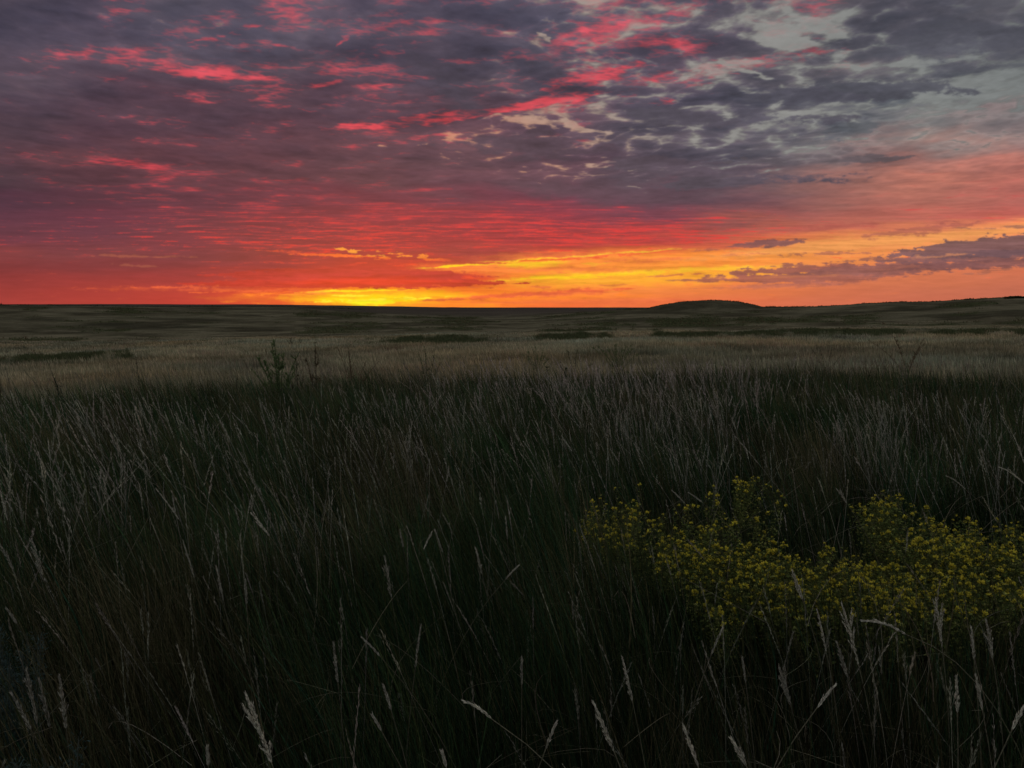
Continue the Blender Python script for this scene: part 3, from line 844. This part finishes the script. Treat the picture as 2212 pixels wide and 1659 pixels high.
bd.ribbons(b, t, ln * 0 + rng.normal(size=(n, 3)) * .01, (.002 + .0008 * d) * (.6 + .8 * rng.random(n)), 2, cl * .85, cl * 1.15)
tag(link('dry_grass', bd.mesh('dry_grass'), M_STRAW), 'pale dry grass covering the slope below the near meadow', 'grass', kind='stuff')

# tufts that roughen the skyline of the mound and the right ridge
n = 14000
u = rng.random(n); cxs = np.where(u < .6, 1330 + 1000 * u / .6, -100 + 900 * (u - .6) / .4)
az_ = np.arctan((cxs - 1106) * KK)
dq_ = np.linspace(300, 1100, 80)
E_ = (ground_z(np.sin(az_)[:, None] * dq_, np.cos(az_)[:, None] * dq_) - EYE) / dq_
dsk = dq_[np.argmax(E_, 1)] + rng.normal(size=n) * 5
x, y = np.sin(az_) * dsk, np.cos(az_) * dsk
h = .12 + .45 * rng.random(n) ** 2 * (1 + 1.2 * (cxs < 900)) * np.clip(.6 + fb(x, y, 14, 3, 101) * 3, .1, 2.2)
b = np.stack([x, y, ground_z(x, y) - .05], -1); t = b + np.stack([rng.normal(size=n) * .12, rng.normal(size=n) * .12, h], -1)
bk_ = Bat(); cl = colv(n, (.055, .055, .032), .3)
bk_.ribbons(b, t, np.zeros((n, 3)), .25 + .3 * rng.random(n), 2, cl, cl)
tag(link('ridge_grass', bk_.mesh('ridge_grass'), M_GRASS), 'rough grass tufts along the skyline of the mound and the right ridge', 'grass', kind='stuff')

# low dark scrub in strips over the slopes
n = 90000
x, y, d = sector(n, 45, 620, R(40), 1.0)
v = veg_at(x, y)
k = rng.random(n) < sstep(v, -.08, .75) * sstep(d, 45, 60) * .8
x, y, d = x[k], y[k], d[k]; n = len(x)
m = 7
s_ = np.clip(.09 + .0009 * d, 0, .5)[:, None]
z = ground_z(x, y)
off = rng.normal(size=(n, m, 3)) * np.stack([s_ * 1.6 + 0 * rng.random((n, m)), s_ * 1.2 + 0 * rng.random((n, m)), s_ * .55 + 0 * rng.random((n, m))], -1)
off[..., 2] = np.abs(off[..., 2]) * np.minimum(1, 60 / d[:, None] + .45)
off[..., 2] *= (.3 + rng.random(n) ** 3 * 1.8)[:, None]
p = np.stack([x, y, z], -1)[:, None] + off
dr = nrm(rng.normal(size=(n, m, 3)) * [.5, .5, .4] + [0, 0, 1])
sc2 = np.array([(.085, .098, .044), (.105, .112, .054), (.120, .090, .050), (.075, .084, .042)])[rng.integers(0, 4, n)]
cc2 = np.repeat(sc2[:, None], m, 1) * (.6 + .8 * rng.random((n, m, 1)))
bw = Bat()
bw.diamonds(p.reshape(-1, 3), dr.reshape(-1, 3), (s_ * (.7 + .8 * rng.random((n, m)))).ravel(), (s_ * .5 * (.6 + .8 * rng.random((n, m)))).ravel(), cc2.reshape(-1, 3))
tag(link('low_scrub', bw.mesh('low_scrub'), M_LEAF), 'dark green and brown low scrub in strips across the rolling grassland', 'scrub', kind='stuff')

# ------------------------------------------------------------------ single plants
def bez(p0, p1, p2, n):
    t = np.linspace(0, 1, n)[:, None]
    return (1 - t) ** 2 * p0 + 2 * t * (1 - t) * p1 + t * t * p2

# --- pale seed-headed grass stalks that stand out one by one
GRP_STALK = 'pale seed-headed grass stalks standing out of the dark meadow'
def seed_stalk(tip, foot, hz, thick, feather, label, bright=1.0, twist=0.0):
    """tip, foot: chart places of the tip and the lower end of the seed head; hz: height of the tip over the ground"""
    P = at_height(tip[0], tip[1], hz)
    Q = at_dist(foot[0], foot[1], P[1] * 1.0)
    d = P - Q
    # stalk carries on below the head and straightens up towards the ground
    g = Q.copy()
    slope = np.clip(-d[0] / max(abs(d[2]), .03), -1.3, 1.3) if d[2] > 0 else .5 * np.sign(-d[0])
    g[0] = Q[0] + Q[2] * slope * .50; g[1] = Q[1] + rng.normal() * .03
    g[2] = float(ground_z(g[0], g[1]))
    mid = Q - nrm(d) * (Q[2] * .45) if d[2] > 0 else Q + np.array([0, 0, .08])
    mid[2] = max(mid[2], .1)
    root = empty('grass_stalk', g, label, 'grass stalk', GRP_STALK)
    b = Bat(); sc_ = np.array([.24, .22, .14]) * bright
    path = bez(g, mid, Q, 9) - g
    b.tube(path, np.linspace(.0017, .0011, 9), sc_ * .55, 4)
    link('stem', b.mesh('stem'), M_STRAW, root)
    # narrow leaf low on the stem
    b = Bat()
    k = rng.integers(1, 3)
    for q in range(k):
        a = path[2 + q]
        b.ribbons(a[None], (a + np.array([rng.normal() * .10 - .05, rng.normal() * .08, .14 + rng.random() * .1]))[None],
                  np.array([[0, 0, .03]]), np.array([.005]), 6, np.array([[.03, .045, .025]]), np.array([[.10, .10, .055]]))
    link('leaf', b.mesh('leaf'), M_GRASS, root)
    # the head: branchlets pressed to a curved axis, each crowded with spikelets
    sag = np.array([0, 0, 1.0]) * np.linalg.norm(d) * (.06 + twist)
    ctrl = (P + Q) / 2 + sag
    L = np.linalg.norm(d)
    ax = bez(Q, ctrl, P, 24) - g
    tang = nrm(np.gradient(ax, axis=0))
    b = Bat()
    b.tube(ax, np.linspace(.0011, .0004, 24), sc_ * .7, 4)
    thick = thick * .52
    N = int(90 + 900 * L * (1 + .5 * feather))
    u = rng.random(N) ** .95 * .98
    ii = u * 23; i0 = np.clip(ii.astype(int), 0, 22); f = (ii - i0)[:, None]
    p = ax[i0] * (1 - f) + ax[i0 + 1] * f; tg = tang[i0]
    lob = .35 + .65 * np.sin(u * 34 * L / .18 + rng.random() * 6) ** 2
    env = np.sin(np.clip(.08 + u ** .75 * .92, 0, 1) * np.pi) ** .9 * lob
    off = nrm(np.cross(tg, rng.normal(size=(N, 3))))
    r = thick * env * rng.random(N) ** .6
    p = p + off * r[:, None] - tg * (r * .8)[:, None]
    dr = nrm(tg + off * .20 + rng.normal(size=(N, 3)) * .07)
    c = colv(N, np.array([.44, .42, .33]) * bright, .35, .06)
    b.diamonds(p, dr, .007 + .006 * rng.random(N), .0009 + .0008 * rng.random(N), c)
    if feather > 0:          # side branches that come away from the axis
        for q in range(int(3 + 6 * feather)):
            k0 = int(rng.integers(1, 14)); a0 = ax[k0]; sg = -1 if rng.random() < .75 else 1
            ln = L * (.22 + .25 * rng.random()) * min(1, feather + .3)
            dv = nrm(tang[k0] * 1.0 + np.array([sg * .26, rng.normal() * .15, .03]))
            e = a0 + dv * ln
            br = bez(a0, (a0 + e) / 2 + tang[k0] * ln * .1, e, 8)
            b.tube(br, .0005, sc_ * .7, 3)
            M2 = int(200 * ln / .06 * .3); uu = rng.random(M2); j = np.clip((uu * 7).astype(int), 0, 6); ff = (uu * 7 - j)[:, None]
            pp = br[j] * (1 - ff) + br[j + 1] * ff + rng.normal(size=(M2, 3)) * .0009
            b.diamonds(pp, nrm(dv + rng.normal(size=(M2, 3)) * .12), .006 + .004 * rng.random(M2), .0009 + .0005 * rng.random(M2), colv(M2, np.array([.44, .42, .33]) * bright, .3, .06))
    link('seed_head', b.mesh('seed_head'), M_STRAW, root)
    return root
PL = 'thin pale seed-headed stalk among the darker grass of the near meadow'
STALKS = [  # tip, foot of the head, height, half thickness, feathering, label, brightness
 ((530,1498),(588,1652),.82,.0095,1.0,'thickest and brightest feathery seed head, leaning left at the bottom edge left of centre',1.5),
 ((1004,1516),(1062,1553),.80,.0045,0,'single curved pale seed head bowed over to the left near the bottom centre',1.6),
 ((1282,1519),(1327,1625),.80,.0065,.5,'ragged pale seed head at the bottom, right of the bowed one',1.4),
 ((1476,1570),(1508,1656),.82,.0065,.2,'curved bright seed head cut by the bottom edge below the yellow flowers',1.5),
 ((1581,1598),(1613,1657),.82,.0060,.5,'pale forked seed head at the bottom edge right of centre',1.4),
 ((1202,1561),(1177,1623),.78,.0040,0,'thin pale seed head leaning right near the bottom centre',1.2),
 ((1803,1481),(1765,1529),.78,.0050,.1,'short bent seed head drooping to the right-hand side below the flowers',1.4),
 ((1863,1341),(1958,1371),.74,.0060,.5,'long pale seed head lying almost level in front of the yellow flowers',1.5),
 ((1818,1303),(1855,1439),.78,.0070,.5,'tall jagged pale seed head in front of the middle of the yellow flowers',1.5),
 ((1765,1318),(1785,1409),.76,.0040,.1,'slender seed head just left of the tall jagged one below the flowers',1.3),
 ((2021,1293),(2035,1399),.78,.0075,.8,'bushy branching seed head rising through the right part of the flowers',1.3),
 ((2210,1529),(2185,1579),.80,.0065,.2,'stout seed head leaning right at the lower right edge',1.4),
 ((2066,1463),(2068,1541),.78,.0070,.2,'upright club-shaped seed head near the lower right corner',1.4),
 ((2108,1461),(2123,1538),.78,.0060,.3,'seed head just right of the club-shaped one near the lower right corner',1.2),
 ((2130,1339),(2145,1425),.76,.0055,.4,'zigzag seed head at the right edge below the flowers',1.2),
 ((2098,1357),(2105,1428),.76,.0050,.1,'narrow upright seed head left of the zigzag one below the flowers',1.2),
 ((1808,1389),(1831,1465),.74,.0090,.4,'broad soft dull seed head behind the tall jagged one',.8),
 ((1683,1440),(1708,1525),.76,.0080,.9,'loose open dull seed head below the left part of the flowers',.8),
 ((1603,1420),(1611,1476),.76,.0035,0,None,1.1),
 ((1560,1359),(1536,1416),.74,.0035,0,'thin straight seed head leaning right below the left end of the flowers',1.0),
 ((1344,1421),(1366,1516),.78,.0045,.1,'long narrow seed head left of the flowers in the lower middle',1.2),
 ((1127,1421),(1127,1483),.78,.0030,0,None,1.0),
 ((829,1483),(846,1538),.80,.0040,0,None,1.2),
 ((782,1378),(822,1419),.76,.0040,0,None,1.1),
 ((909,1351),(897,1443),.76,.0040,0,'stiff narrow seed head leaning slightly right in the lower middle',.9),
 ((806,1548),(824,1579),.80,.0040,.1,None,1.3),
 ((956,1629),(964,1658),.84,.0045,0,'short pale seed tip poking up at the bottom edge centre',1.3),
 ((448,1616),(450,1656),.84,.0035,0,None,1.2),
 ((25,1498),(67,1579),.80,.0050,.1,None,.9),
 ((57,1444),(80,1566),.80,.0075,.2,'thick dull seed head second from the left edge near the bottom',.7),
 ((85,1469),(107,1573),.80,.0070,.2,None,.7),
 ((128,1459),(143,1576),.80,.0090,.1,'upright dull seed head with a pale tip near the lower left corner',.8),
 ((15,1316),(37,1349),.78,.0060,.1,None,.9),
 ((720,1389),(730,1476),.78,.0035,.1,None,1.1),
 ((0,1063),(17,1126),.80,.0050,.1,'tall straight seed head at the left edge halfway down the meadow',1.3),
 ((543,1109),(582,1158),.80,.0085,.8,'feathery pale seed head on a long slanting stalk left of centre',1.4),
 ((37,1066),(50,1129),.78,.0060,.3,None,1.0),
 ((72,1173),(93,1246),.78,.0075,.8,'branching pale seed head near the left edge below the middle',1.1),
 ((467,1223),(483,1299),.78,.0050,.2,None,1.1),
 ((530,1253),(533,1306),.76,.0060,.2,None,1.0),
 ((395,1169),(420,1249),.78,.0045,.1,None,1.1),
 ((337,1056),(387,1123),.80,.0050,.1,'slanting seed head leaning far to the left over the left meadow',1.2),
 ((513,969),(560,1063),.82,.0070,.3,None,1.1),
 ((293,996),(327,1033),.82,.0055,.1,None,1.1),
 ((0,1176),(30,1233),.78,.0075,.6,None,1.0),
 ((917,1183),(935,1146),.70,.0045,.1,'drooping seed head hanging to the left in the middle of the meadow',1.4),
 ((940,1146),(957,1196),.74,.0050,.1,None,1.2),
 ((1027,1184),(1042,1243),.76,.0050,.1,None,1.3),
 ((1092,1116),(1096,1166),.78,.0045,0,None,1.2),
 ((831,1203),(846,1293),.76,.0065,.3,None,1.1),
 ((864,1146),(871,1183),.76,.0050,.1,None,1.0),
 ((1119,1223),(1091,1253),.74,.0045,0,'seed head slanting up to the right in the middle of the meadow',1.1),
 ((1319,971),(1337,999),.80,.0060,.2,None,1.1),
 ((1711,1233),(1734,1297),.80,.0110,.6,'dense feathery seed head rising out of the middle of the yellow flowers',1.3),
 ((2160,1010),(2214,1047),.84,.0060,.3,'two-pronged pale stalk slanting in at the right edge above the flowers',1.7),
 ((2045,1029),(2088,1060),.82,.0050,.1,None,1.3),
 ((1807,1056),(1830,1088),.80,.0090,.6,None,1.3),
 ((1452,1060),(1480,1088),.80,.0050,.2,None,1.2),
 ((1489,1065),(1520,1088),.80,.0060,.2,None,1.2),
 ((2189,940),(2216,1010),.84,.0050,.2,'pale stalk at the right edge above the two-pronged one',1.5),
]
for (tp, ft, hz, th, fe, lb, br) in STALKS:
    seed_stalk(tp, ft, hz, th * .9, fe, lb or PL, br * (.95 if lb else .75), .1 if ft[1] - tp[1] < 60 and abs(ft[0] - tp[0]) > 40 else .0)

# --- yellow flowering plants
HEADS = []
for q in range(5):                                   # five kinds of flower head, shared by all plants
    b = Bat(); N = 15 + 3 * q
    th = np.arccos(1 - rng.random(N) * 1.15); ph = rng.random(N) * 2 * np.pi
    d = np.stack([np.sin(th) * np.cos(ph), np.sin(th) * np.sin(ph), np.cos(th)], -1)
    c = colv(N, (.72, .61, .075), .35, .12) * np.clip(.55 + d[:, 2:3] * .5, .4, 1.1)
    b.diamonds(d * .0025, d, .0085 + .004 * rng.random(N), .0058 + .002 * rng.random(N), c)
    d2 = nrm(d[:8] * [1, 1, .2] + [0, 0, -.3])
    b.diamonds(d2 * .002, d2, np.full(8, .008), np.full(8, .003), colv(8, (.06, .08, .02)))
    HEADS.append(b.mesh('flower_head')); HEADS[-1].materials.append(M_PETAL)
YG = 'yellow flowering plants sprawling in the right foreground'
def flower_plant(blobs, n, zr, label):
    """blobs: chart ellipses (cx, cy, rx, ry) filled with n flower heads; zr: heights of the heads"""
    pts = []
    w = np.array([b_[2] * b_[3] for b_ in blobs], float); w /= w.sum()
    spr = []
    while len(pts) < n:
        cx, cy_, rx, ry = blobs[rng.choice(len(blobs), p=w)]
        a = rng.random() * 6.283; r = rng.random() ** .55
        ux, uy = cx + math.cos(a) * r * rx, cy_ + math.sin(a) * r * ry
        z = zr[0] + (zr[1] - zr[0]) * rng.random()
        P = at_height(ux, uy, z)
        if len(spr) < n // 5: spr.append(P)
        elif rng.random() < .55:
            P = spr[int(rng.integers(0, len(spr)))] + rng.normal(size=3) * [.022, .03, .016]
        if len(pts) > 6 and min(np.linalg.norm(P - o) for o in pts) < .012: continue
        pts.append(P)
    pts = np.array(pts)
    c = pts.mean(0); base = np.array([c[0], c[1] + .05, float(ground_z(c[0], c[1] + .05))])
    root = empty('flowering_plant', base, label, 'flowering plant', YG)
    bs_, bl = Bat(), Bat()
    # a few woody main stems fan out from the base, each head has its own twig
    K = 9
    cent = pts[rng.choice(len(pts), K, replace=False)]
    hubs = []
    for q in cent:
        h = q * 1.0; h[2] *= .55; e = base + (h - base) * .75; e[2] = h[2]
        hubs.append(e)
        bs_.tube(bez(base + rng.normal(size=3) * [.02, .02, 0], base + (e - base) * [.35, .35, .75], e, 8) - base, np.linspace(.0030, .0018, 8), (.05, .055, .025))
    hubs = np.array(hubs)
    twig = []
    for q in pts:
        h = hubs[np.argmin(np.linalg.norm((hubs - q) * [1, 1, .4], axis=1))]
        m_ = (h + q) / 2; m_[:2] = m_[:2] * .4 + q[:2] * .6; m_[2] -= .03
        pa = bez(h, m_, q, 7) - base; twig.append(pa)
        bs_.tube(pa, np.linspace(.0014, .0008, 7), (.060, .070, .030), 3)
    tw = np.array(twig)                                   # n,7,3
    # small three-part leaves all along the twigs
    m = 34
    u = rng.random((len(pts), m)) ** .7 * 5.99; i0 = u.astype(int); f = (u - i0)[..., None]
    ar = np.arange(len(pts))[:, None]
    p = (tw[ar, i0] * (1 - f) + tw[ar, i0 + 1] * f).reshape(-1, 3)
    o = nrm(rng.normal(size=p.shape) + [0, 0, .35]); p = p + o * (.004 + .016 * rng.random((len(p), 1)))
    cl = colv(len(p), (.125, .145, .042), .4, .2)
    pale = rng.random(len(p)) < .16; cl[pale] = cl[pale] * [2.2, 1.9, 2.0]
    for s_ in (-1, 0, 1):
        dd = nrm(o + rng.normal(size=p.shape) * .15 + np.array([s_ * .6, 0, 0]))
        bl.diamonds(p, dd, .009 + .006 * rng.random(len(p)), .0042 + .002 * rng.random(len(p)), cl)
    link('stems', bs_.mesh('stems'), M_LEAF, root); link('leaves', bl.mesh('leaves'), M_LEAF, root)
    for q in pts:
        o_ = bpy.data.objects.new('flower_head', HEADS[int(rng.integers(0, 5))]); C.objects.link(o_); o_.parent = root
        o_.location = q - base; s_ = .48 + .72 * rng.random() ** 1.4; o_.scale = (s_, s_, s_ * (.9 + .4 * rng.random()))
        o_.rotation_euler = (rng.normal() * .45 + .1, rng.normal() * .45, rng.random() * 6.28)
    return root
flower_plant([(1335,1140,80,52),(1290,1150,40,44)], 95, (.46,.60), 'yellow flowering plant at the left end of the flower patch')
flower_plant([(1460,1170,115,62)], 100, (.46,.60), 'yellow flowering plant second from the left in the front sweep of flowers')
flower_plant([(1590,1215,120,78)], 100, (.44,.58), 'yellow flowering plant in the front sweep, left of the pale feathery seed head')
flower_plant([(1610,1295,125,55)], 95, (.40,.54), 'lowest yellow flowering plant at the front left of the patch')
flower_plant([(1735,1230,120,62)], 100, (.46,.60), 'yellow flowering plant around the dense pale feathery seed head')
flower_plant([(1770,1300,140,44)], 70, (.40,.54), 'yellow flowering plant at the front edge below the dense feathery seed head')
flower_plant([(1865,1262,120,62)], 100, (.42,.56), 'yellow flowering plant at the middle of the patch under the dark gap')
flower_plant([(1985,1245,110,80)], 100, (.46,.60), 'yellow flowering plant right of the dark gap in the patch')
flower_plant([(1990,1310,150,42)], 60, (.40,.54), 'sparsely flowering yellow plant at the front right of the patch')
flower_plant([(2120,1240,110,80)], 100, (.44,.60), 'yellow flowering plant near the right edge of the patch')
flower_plant([(2210,1220,70,100)], 90, (.44,.60), 'yellow flowering plant cut by the right edge of the picture')
flower_plant([(1530,1200,110,60)], 95, (.47,.60), 'yellow flowering plant in the thick of the front sweep, above the lowest one')
flower_plant([(1670,1255,110,60)], 95, (.45,.58), 'yellow flowering plant between the lowest one and the dense feathery seed head')
flower_plant([(1920,1270,110,64)], 90, (.43,.56), 'yellow flowering plant left of the bushy branching seed head')
flower_plant([(2060,1200,90,60)], 100, (.48,.60), 'densest golden flowering plant in the right half of the patch')
flower_plant([(2050,1290,110,56)], 80, (.42,.55), 'yellow flowering plant behind the bushy branching seed head')
flower_plant([(1960,1130,105,52),(1900,1090,50,36)], 100, (.50,.64), 'tallest yellow flowering plant at the back right of the patch')
flower_plant([(2100,1160,125,50)], 100, (.50,.62), 'yellow flowering plant at the back right edge of the patch')
flower_plant([(1600,1085,100,54)], 48, (.50,.66), 'sparse yellow flowering plant of scattered sprigs behind the patch')
flower_plant([(1385,1085,110,40)], 26, (.50,.66), 'thin yellow sprigs behind the left end of the patch')

# --- tall leafy weeds on the crest of the near meadow
def weed(name, cx, ybase, ytop, d, stems, spread, leaf, lcol, n_leaf, label, cat, scol=(.05, .05, .03), up=.7, group=None):
    bp_ = at_dist(cx, ybase, d); gz = float(ground_z(bp_[0], d)); base = np.array([bp_[0], d, gz])
    top = at_dist(cx, ytop, d); H_ = top[2] - gz
    root = empty(name, base, label, cat, group)
    for q in range(stems):
        b = Bat(); a = (q - (stems - 1) / 2) / max(1, stems - 1) * 2 if stems > 1 else 0
        hh = H_ * (1 - .42 * abs(a) ** 1.2 * rng.random()) * (.86 + .14 * rng.random() if q != stems // 2 else 1)
        e = np.array([a * spread + rng.normal() * .03 - .05 * hh, rng.normal() * spread * .5, hh])
        pa = bez(np.zeros(3), np.array([e[0] * .25, e[1] * .3, hh * .6]), e, 12)
        b.tube(pa, np.linspace(.006, .0025, 12), scol)
        link('stem', b.mesh('stem'), M_LEAF, root)
        # side shoots
        b = Bat(); P_, D_ = [], []
        for k in range(9):
            i0 = int(rng.integers(4, 11)); s_ = pa[i0]
            dv = nrm(np.array([rng.normal() * .55, rng.normal() * .5, .9])); ln = H_ * (.05 + .13 * rng.random()) * (1.3 - i0 / 12)
            br = bez(s_, s_ + dv * [1, 1, .6] * ln * .5, s_ + dv * ln, 6)
            b.tube(br, np.linspace(.003, .0012, 6), scol, 3)
            u = rng.random(n_leaf // 9) * 4.99; j = u.astype(int); f = (u - j)[:, None]
            P_.append(br[j] * (1 - f) + br[j + 1] * f); D_.append(np.repeat(dv[None], len(u), 0))
        u = (.30 + .70 * rng.random(n_leaf // 2)) * 10.99; j = u.astype(int); f = (u - j)[:, None]
        P_.append(pa[j] * (1 - f) + pa[j + 1] * f); D_.append(np.repeat(np.array([[0, 0, up]]), len(u), 0))
        P_ = np.concatenate(P_); D_ = np.concatenate(D_)
        dd = nrm(D_ * .5 + nrm(rng.normal(size=P_.shape)) * .9)
        leaf_ = leaf * .72; lc_ = np.array(lcol) * 1.7
        b.diamonds(P_, dd, leaf_ * (.6 + .8 * rng.random(len(P_))), leaf_ * .42 * (.7 + .6 * rng.random(len(P_))), colv(len(P_), lc_, .4, .25))
        link('leaves', b.mesh('leaves'), M_LEAF, root)
    return root
weed('tall_weed', 604, 850, 733, 11.5, 9, .34, .032, (.075, .105, .040), 420, 'tall bushy green weed rising above the meadow edge left of centre', 'weed')
weed('tall_weed', 684, 850, 738, 12.0, 3, .16, .036, (.060, .045, .024), 170, 'narrow dark reddish weed just right of the tall bushy green weed', 'weed', (.05, .03, .02))
weed('tall_weed', 645, 840, 768, 11.8, 3, .14, .034, (.055, .050, .022), 80, 'low brownish weed between the bushy green weed and the reddish one', 'weed')
weed('tall_weed', 762, 845, 744, 13.0, 6, .46, .024, (.075, .045, .026), 110, 'wispy rust-brown weed cluster at the meadow edge near the sunset glow', 'weed', (.08, .05, .03))
weed('tall_weed', 925, 845, 748, 13.5, 5, .32, .030, (.055, .068, .028), 110, 'thin olive weed cluster at the meadow edge below the bright horizon', 'weed')
weed('shrub', 1160, 778, 746, 30, 9, .50, .05, (.085, .100, .045), 130, 'small rounded green bush in the dry grass just right of centre', 'shrub')
weed('shrub', 1335, 788, 742, 28, 12, .85, .05, (.080, .096, .042), 150, 'broad green bush in the dry grass to the left below the mound', 'shrub')
weed('tall_weed', 1240, 792, 752, 22, 4, .5, .04, (.070, .060, .032), 90, 'sparse brown weed between the two green bushes and the meadow edge', 'weed')
weed('tall_weed', 1960, 790, 722, 24, 6, 1.0, .045, (.085, .062, .036), 130, 'tall dry brown weed cluster in the pale grass on the right', 'weed', (.09, .06, .04))
weed('tall_weed', 1785, 800, 738, 22, 4, .5, .036, (.080, .068, .040), 80, 'thin dry weed left of the brown weed cluster on the right', 'weed')
weed('tall_weed', 1186, 830, 790, 13.5, 1, .05, .055, (.022, .030, .014), 26, 'single dark stem with a few broad leaves in the meadow, left one of two', 'weed', (.03, .03, .02))
weed('tall_weed', 1222, 835, 794, 13.5, 1, .05, .060, (.022, .030, .014), 30, 'single dark stem with a few broad leaves in the meadow, right one of two', 'weed', (.03, .03, .02))
weed('tall_weed', 302, 840, 768, 13.0, 1, .05, .030, (.040, .034, .020), 40, 'lone dark weed spike at the meadow edge on the left', 'weed')
weed('tall_weed', 130, 850, 778, 12.5, 2, .08, .024, (.050, .044, .026), 40, 'dark forked weed stem at the meadow edge near the left side', 'weed')
weed('tall_weed', 508, 845, 786, 13.0, 2, .10, .024, (.050, .044, .026), 40, 'short dark weed stem left of the bushy green weed', 'weed')
weed('shrub', 628, 738, 728, 92, 4, .5, .12, (.018, .020, .012), 40, 'tiny dark shrub on the pale slope, left one of a pair', 'shrub')
weed('shrub', 650, 737, 728, 94, 3, .2, .10, (.018, .020, .012), 30, 'tiny dark shrub on the pale slope, right one of a pair', 'shrub')
weed('shrub', 2192, 668, 642, 330, 12, 4.5, .8, (.030, .036, .018), 600, 'dark bush on the ridge line at the far right', 'shrub')

# --- grey-blue wormwood at the left edge
def wormwood(cx, cy_, z, wid, hgt, label):
    P = at_height(cx, cy_, z); base = np.array([P[0], P[1], float(ground_z(P[0], P[1]))])
    root = empty('wormwood_bush', base, label, 'shrub')
    bS, bL = Bat(), Bat()
    for q in range(26):
        e = np.array([rng.normal() * wid * .5, rng.normal() * wid * .5, hgt * (.7 + .35 * rng.random())])
        pa = bez(np.zeros(3), np.array([e[0] * .8, e[1] * .8, e[2] * .4]), e, 10)
        bS.tube(pa, np.linspace(.003, .0012, 10), (.10, .11, .09))
        N = 420; u = (.15 + .85 * rng.random(N)) * 8.99; j = u.astype(int); f = (u - j)[:, None]
        p = pa[j] * (1 - f) + pa[j + 1] * f; o = nrm(rng.normal(size=p.shape) + [0, 0, .5])
        p = p + o * rng.random((N, 1)) * .022
        bL.diamonds(p, o, .010 + .008 * rng.random(N), .0022 + .001 * rng.random(N), colv(N, (.062, .095, .085), .15, .06))
    link('stems', bS.mesh('stems'), M_LEAF, root); link('leaves', bL.mesh('leaves'), M_LEAF, root)
wormwood(-8, 1400, .62, .13, .64, 'upper grey-blue feathery wormwood bush at the left edge')
wormwood(8, 1640, .60, .13, .60, 'lower grey-blue feathery wormwood bush in the bottom left corner')
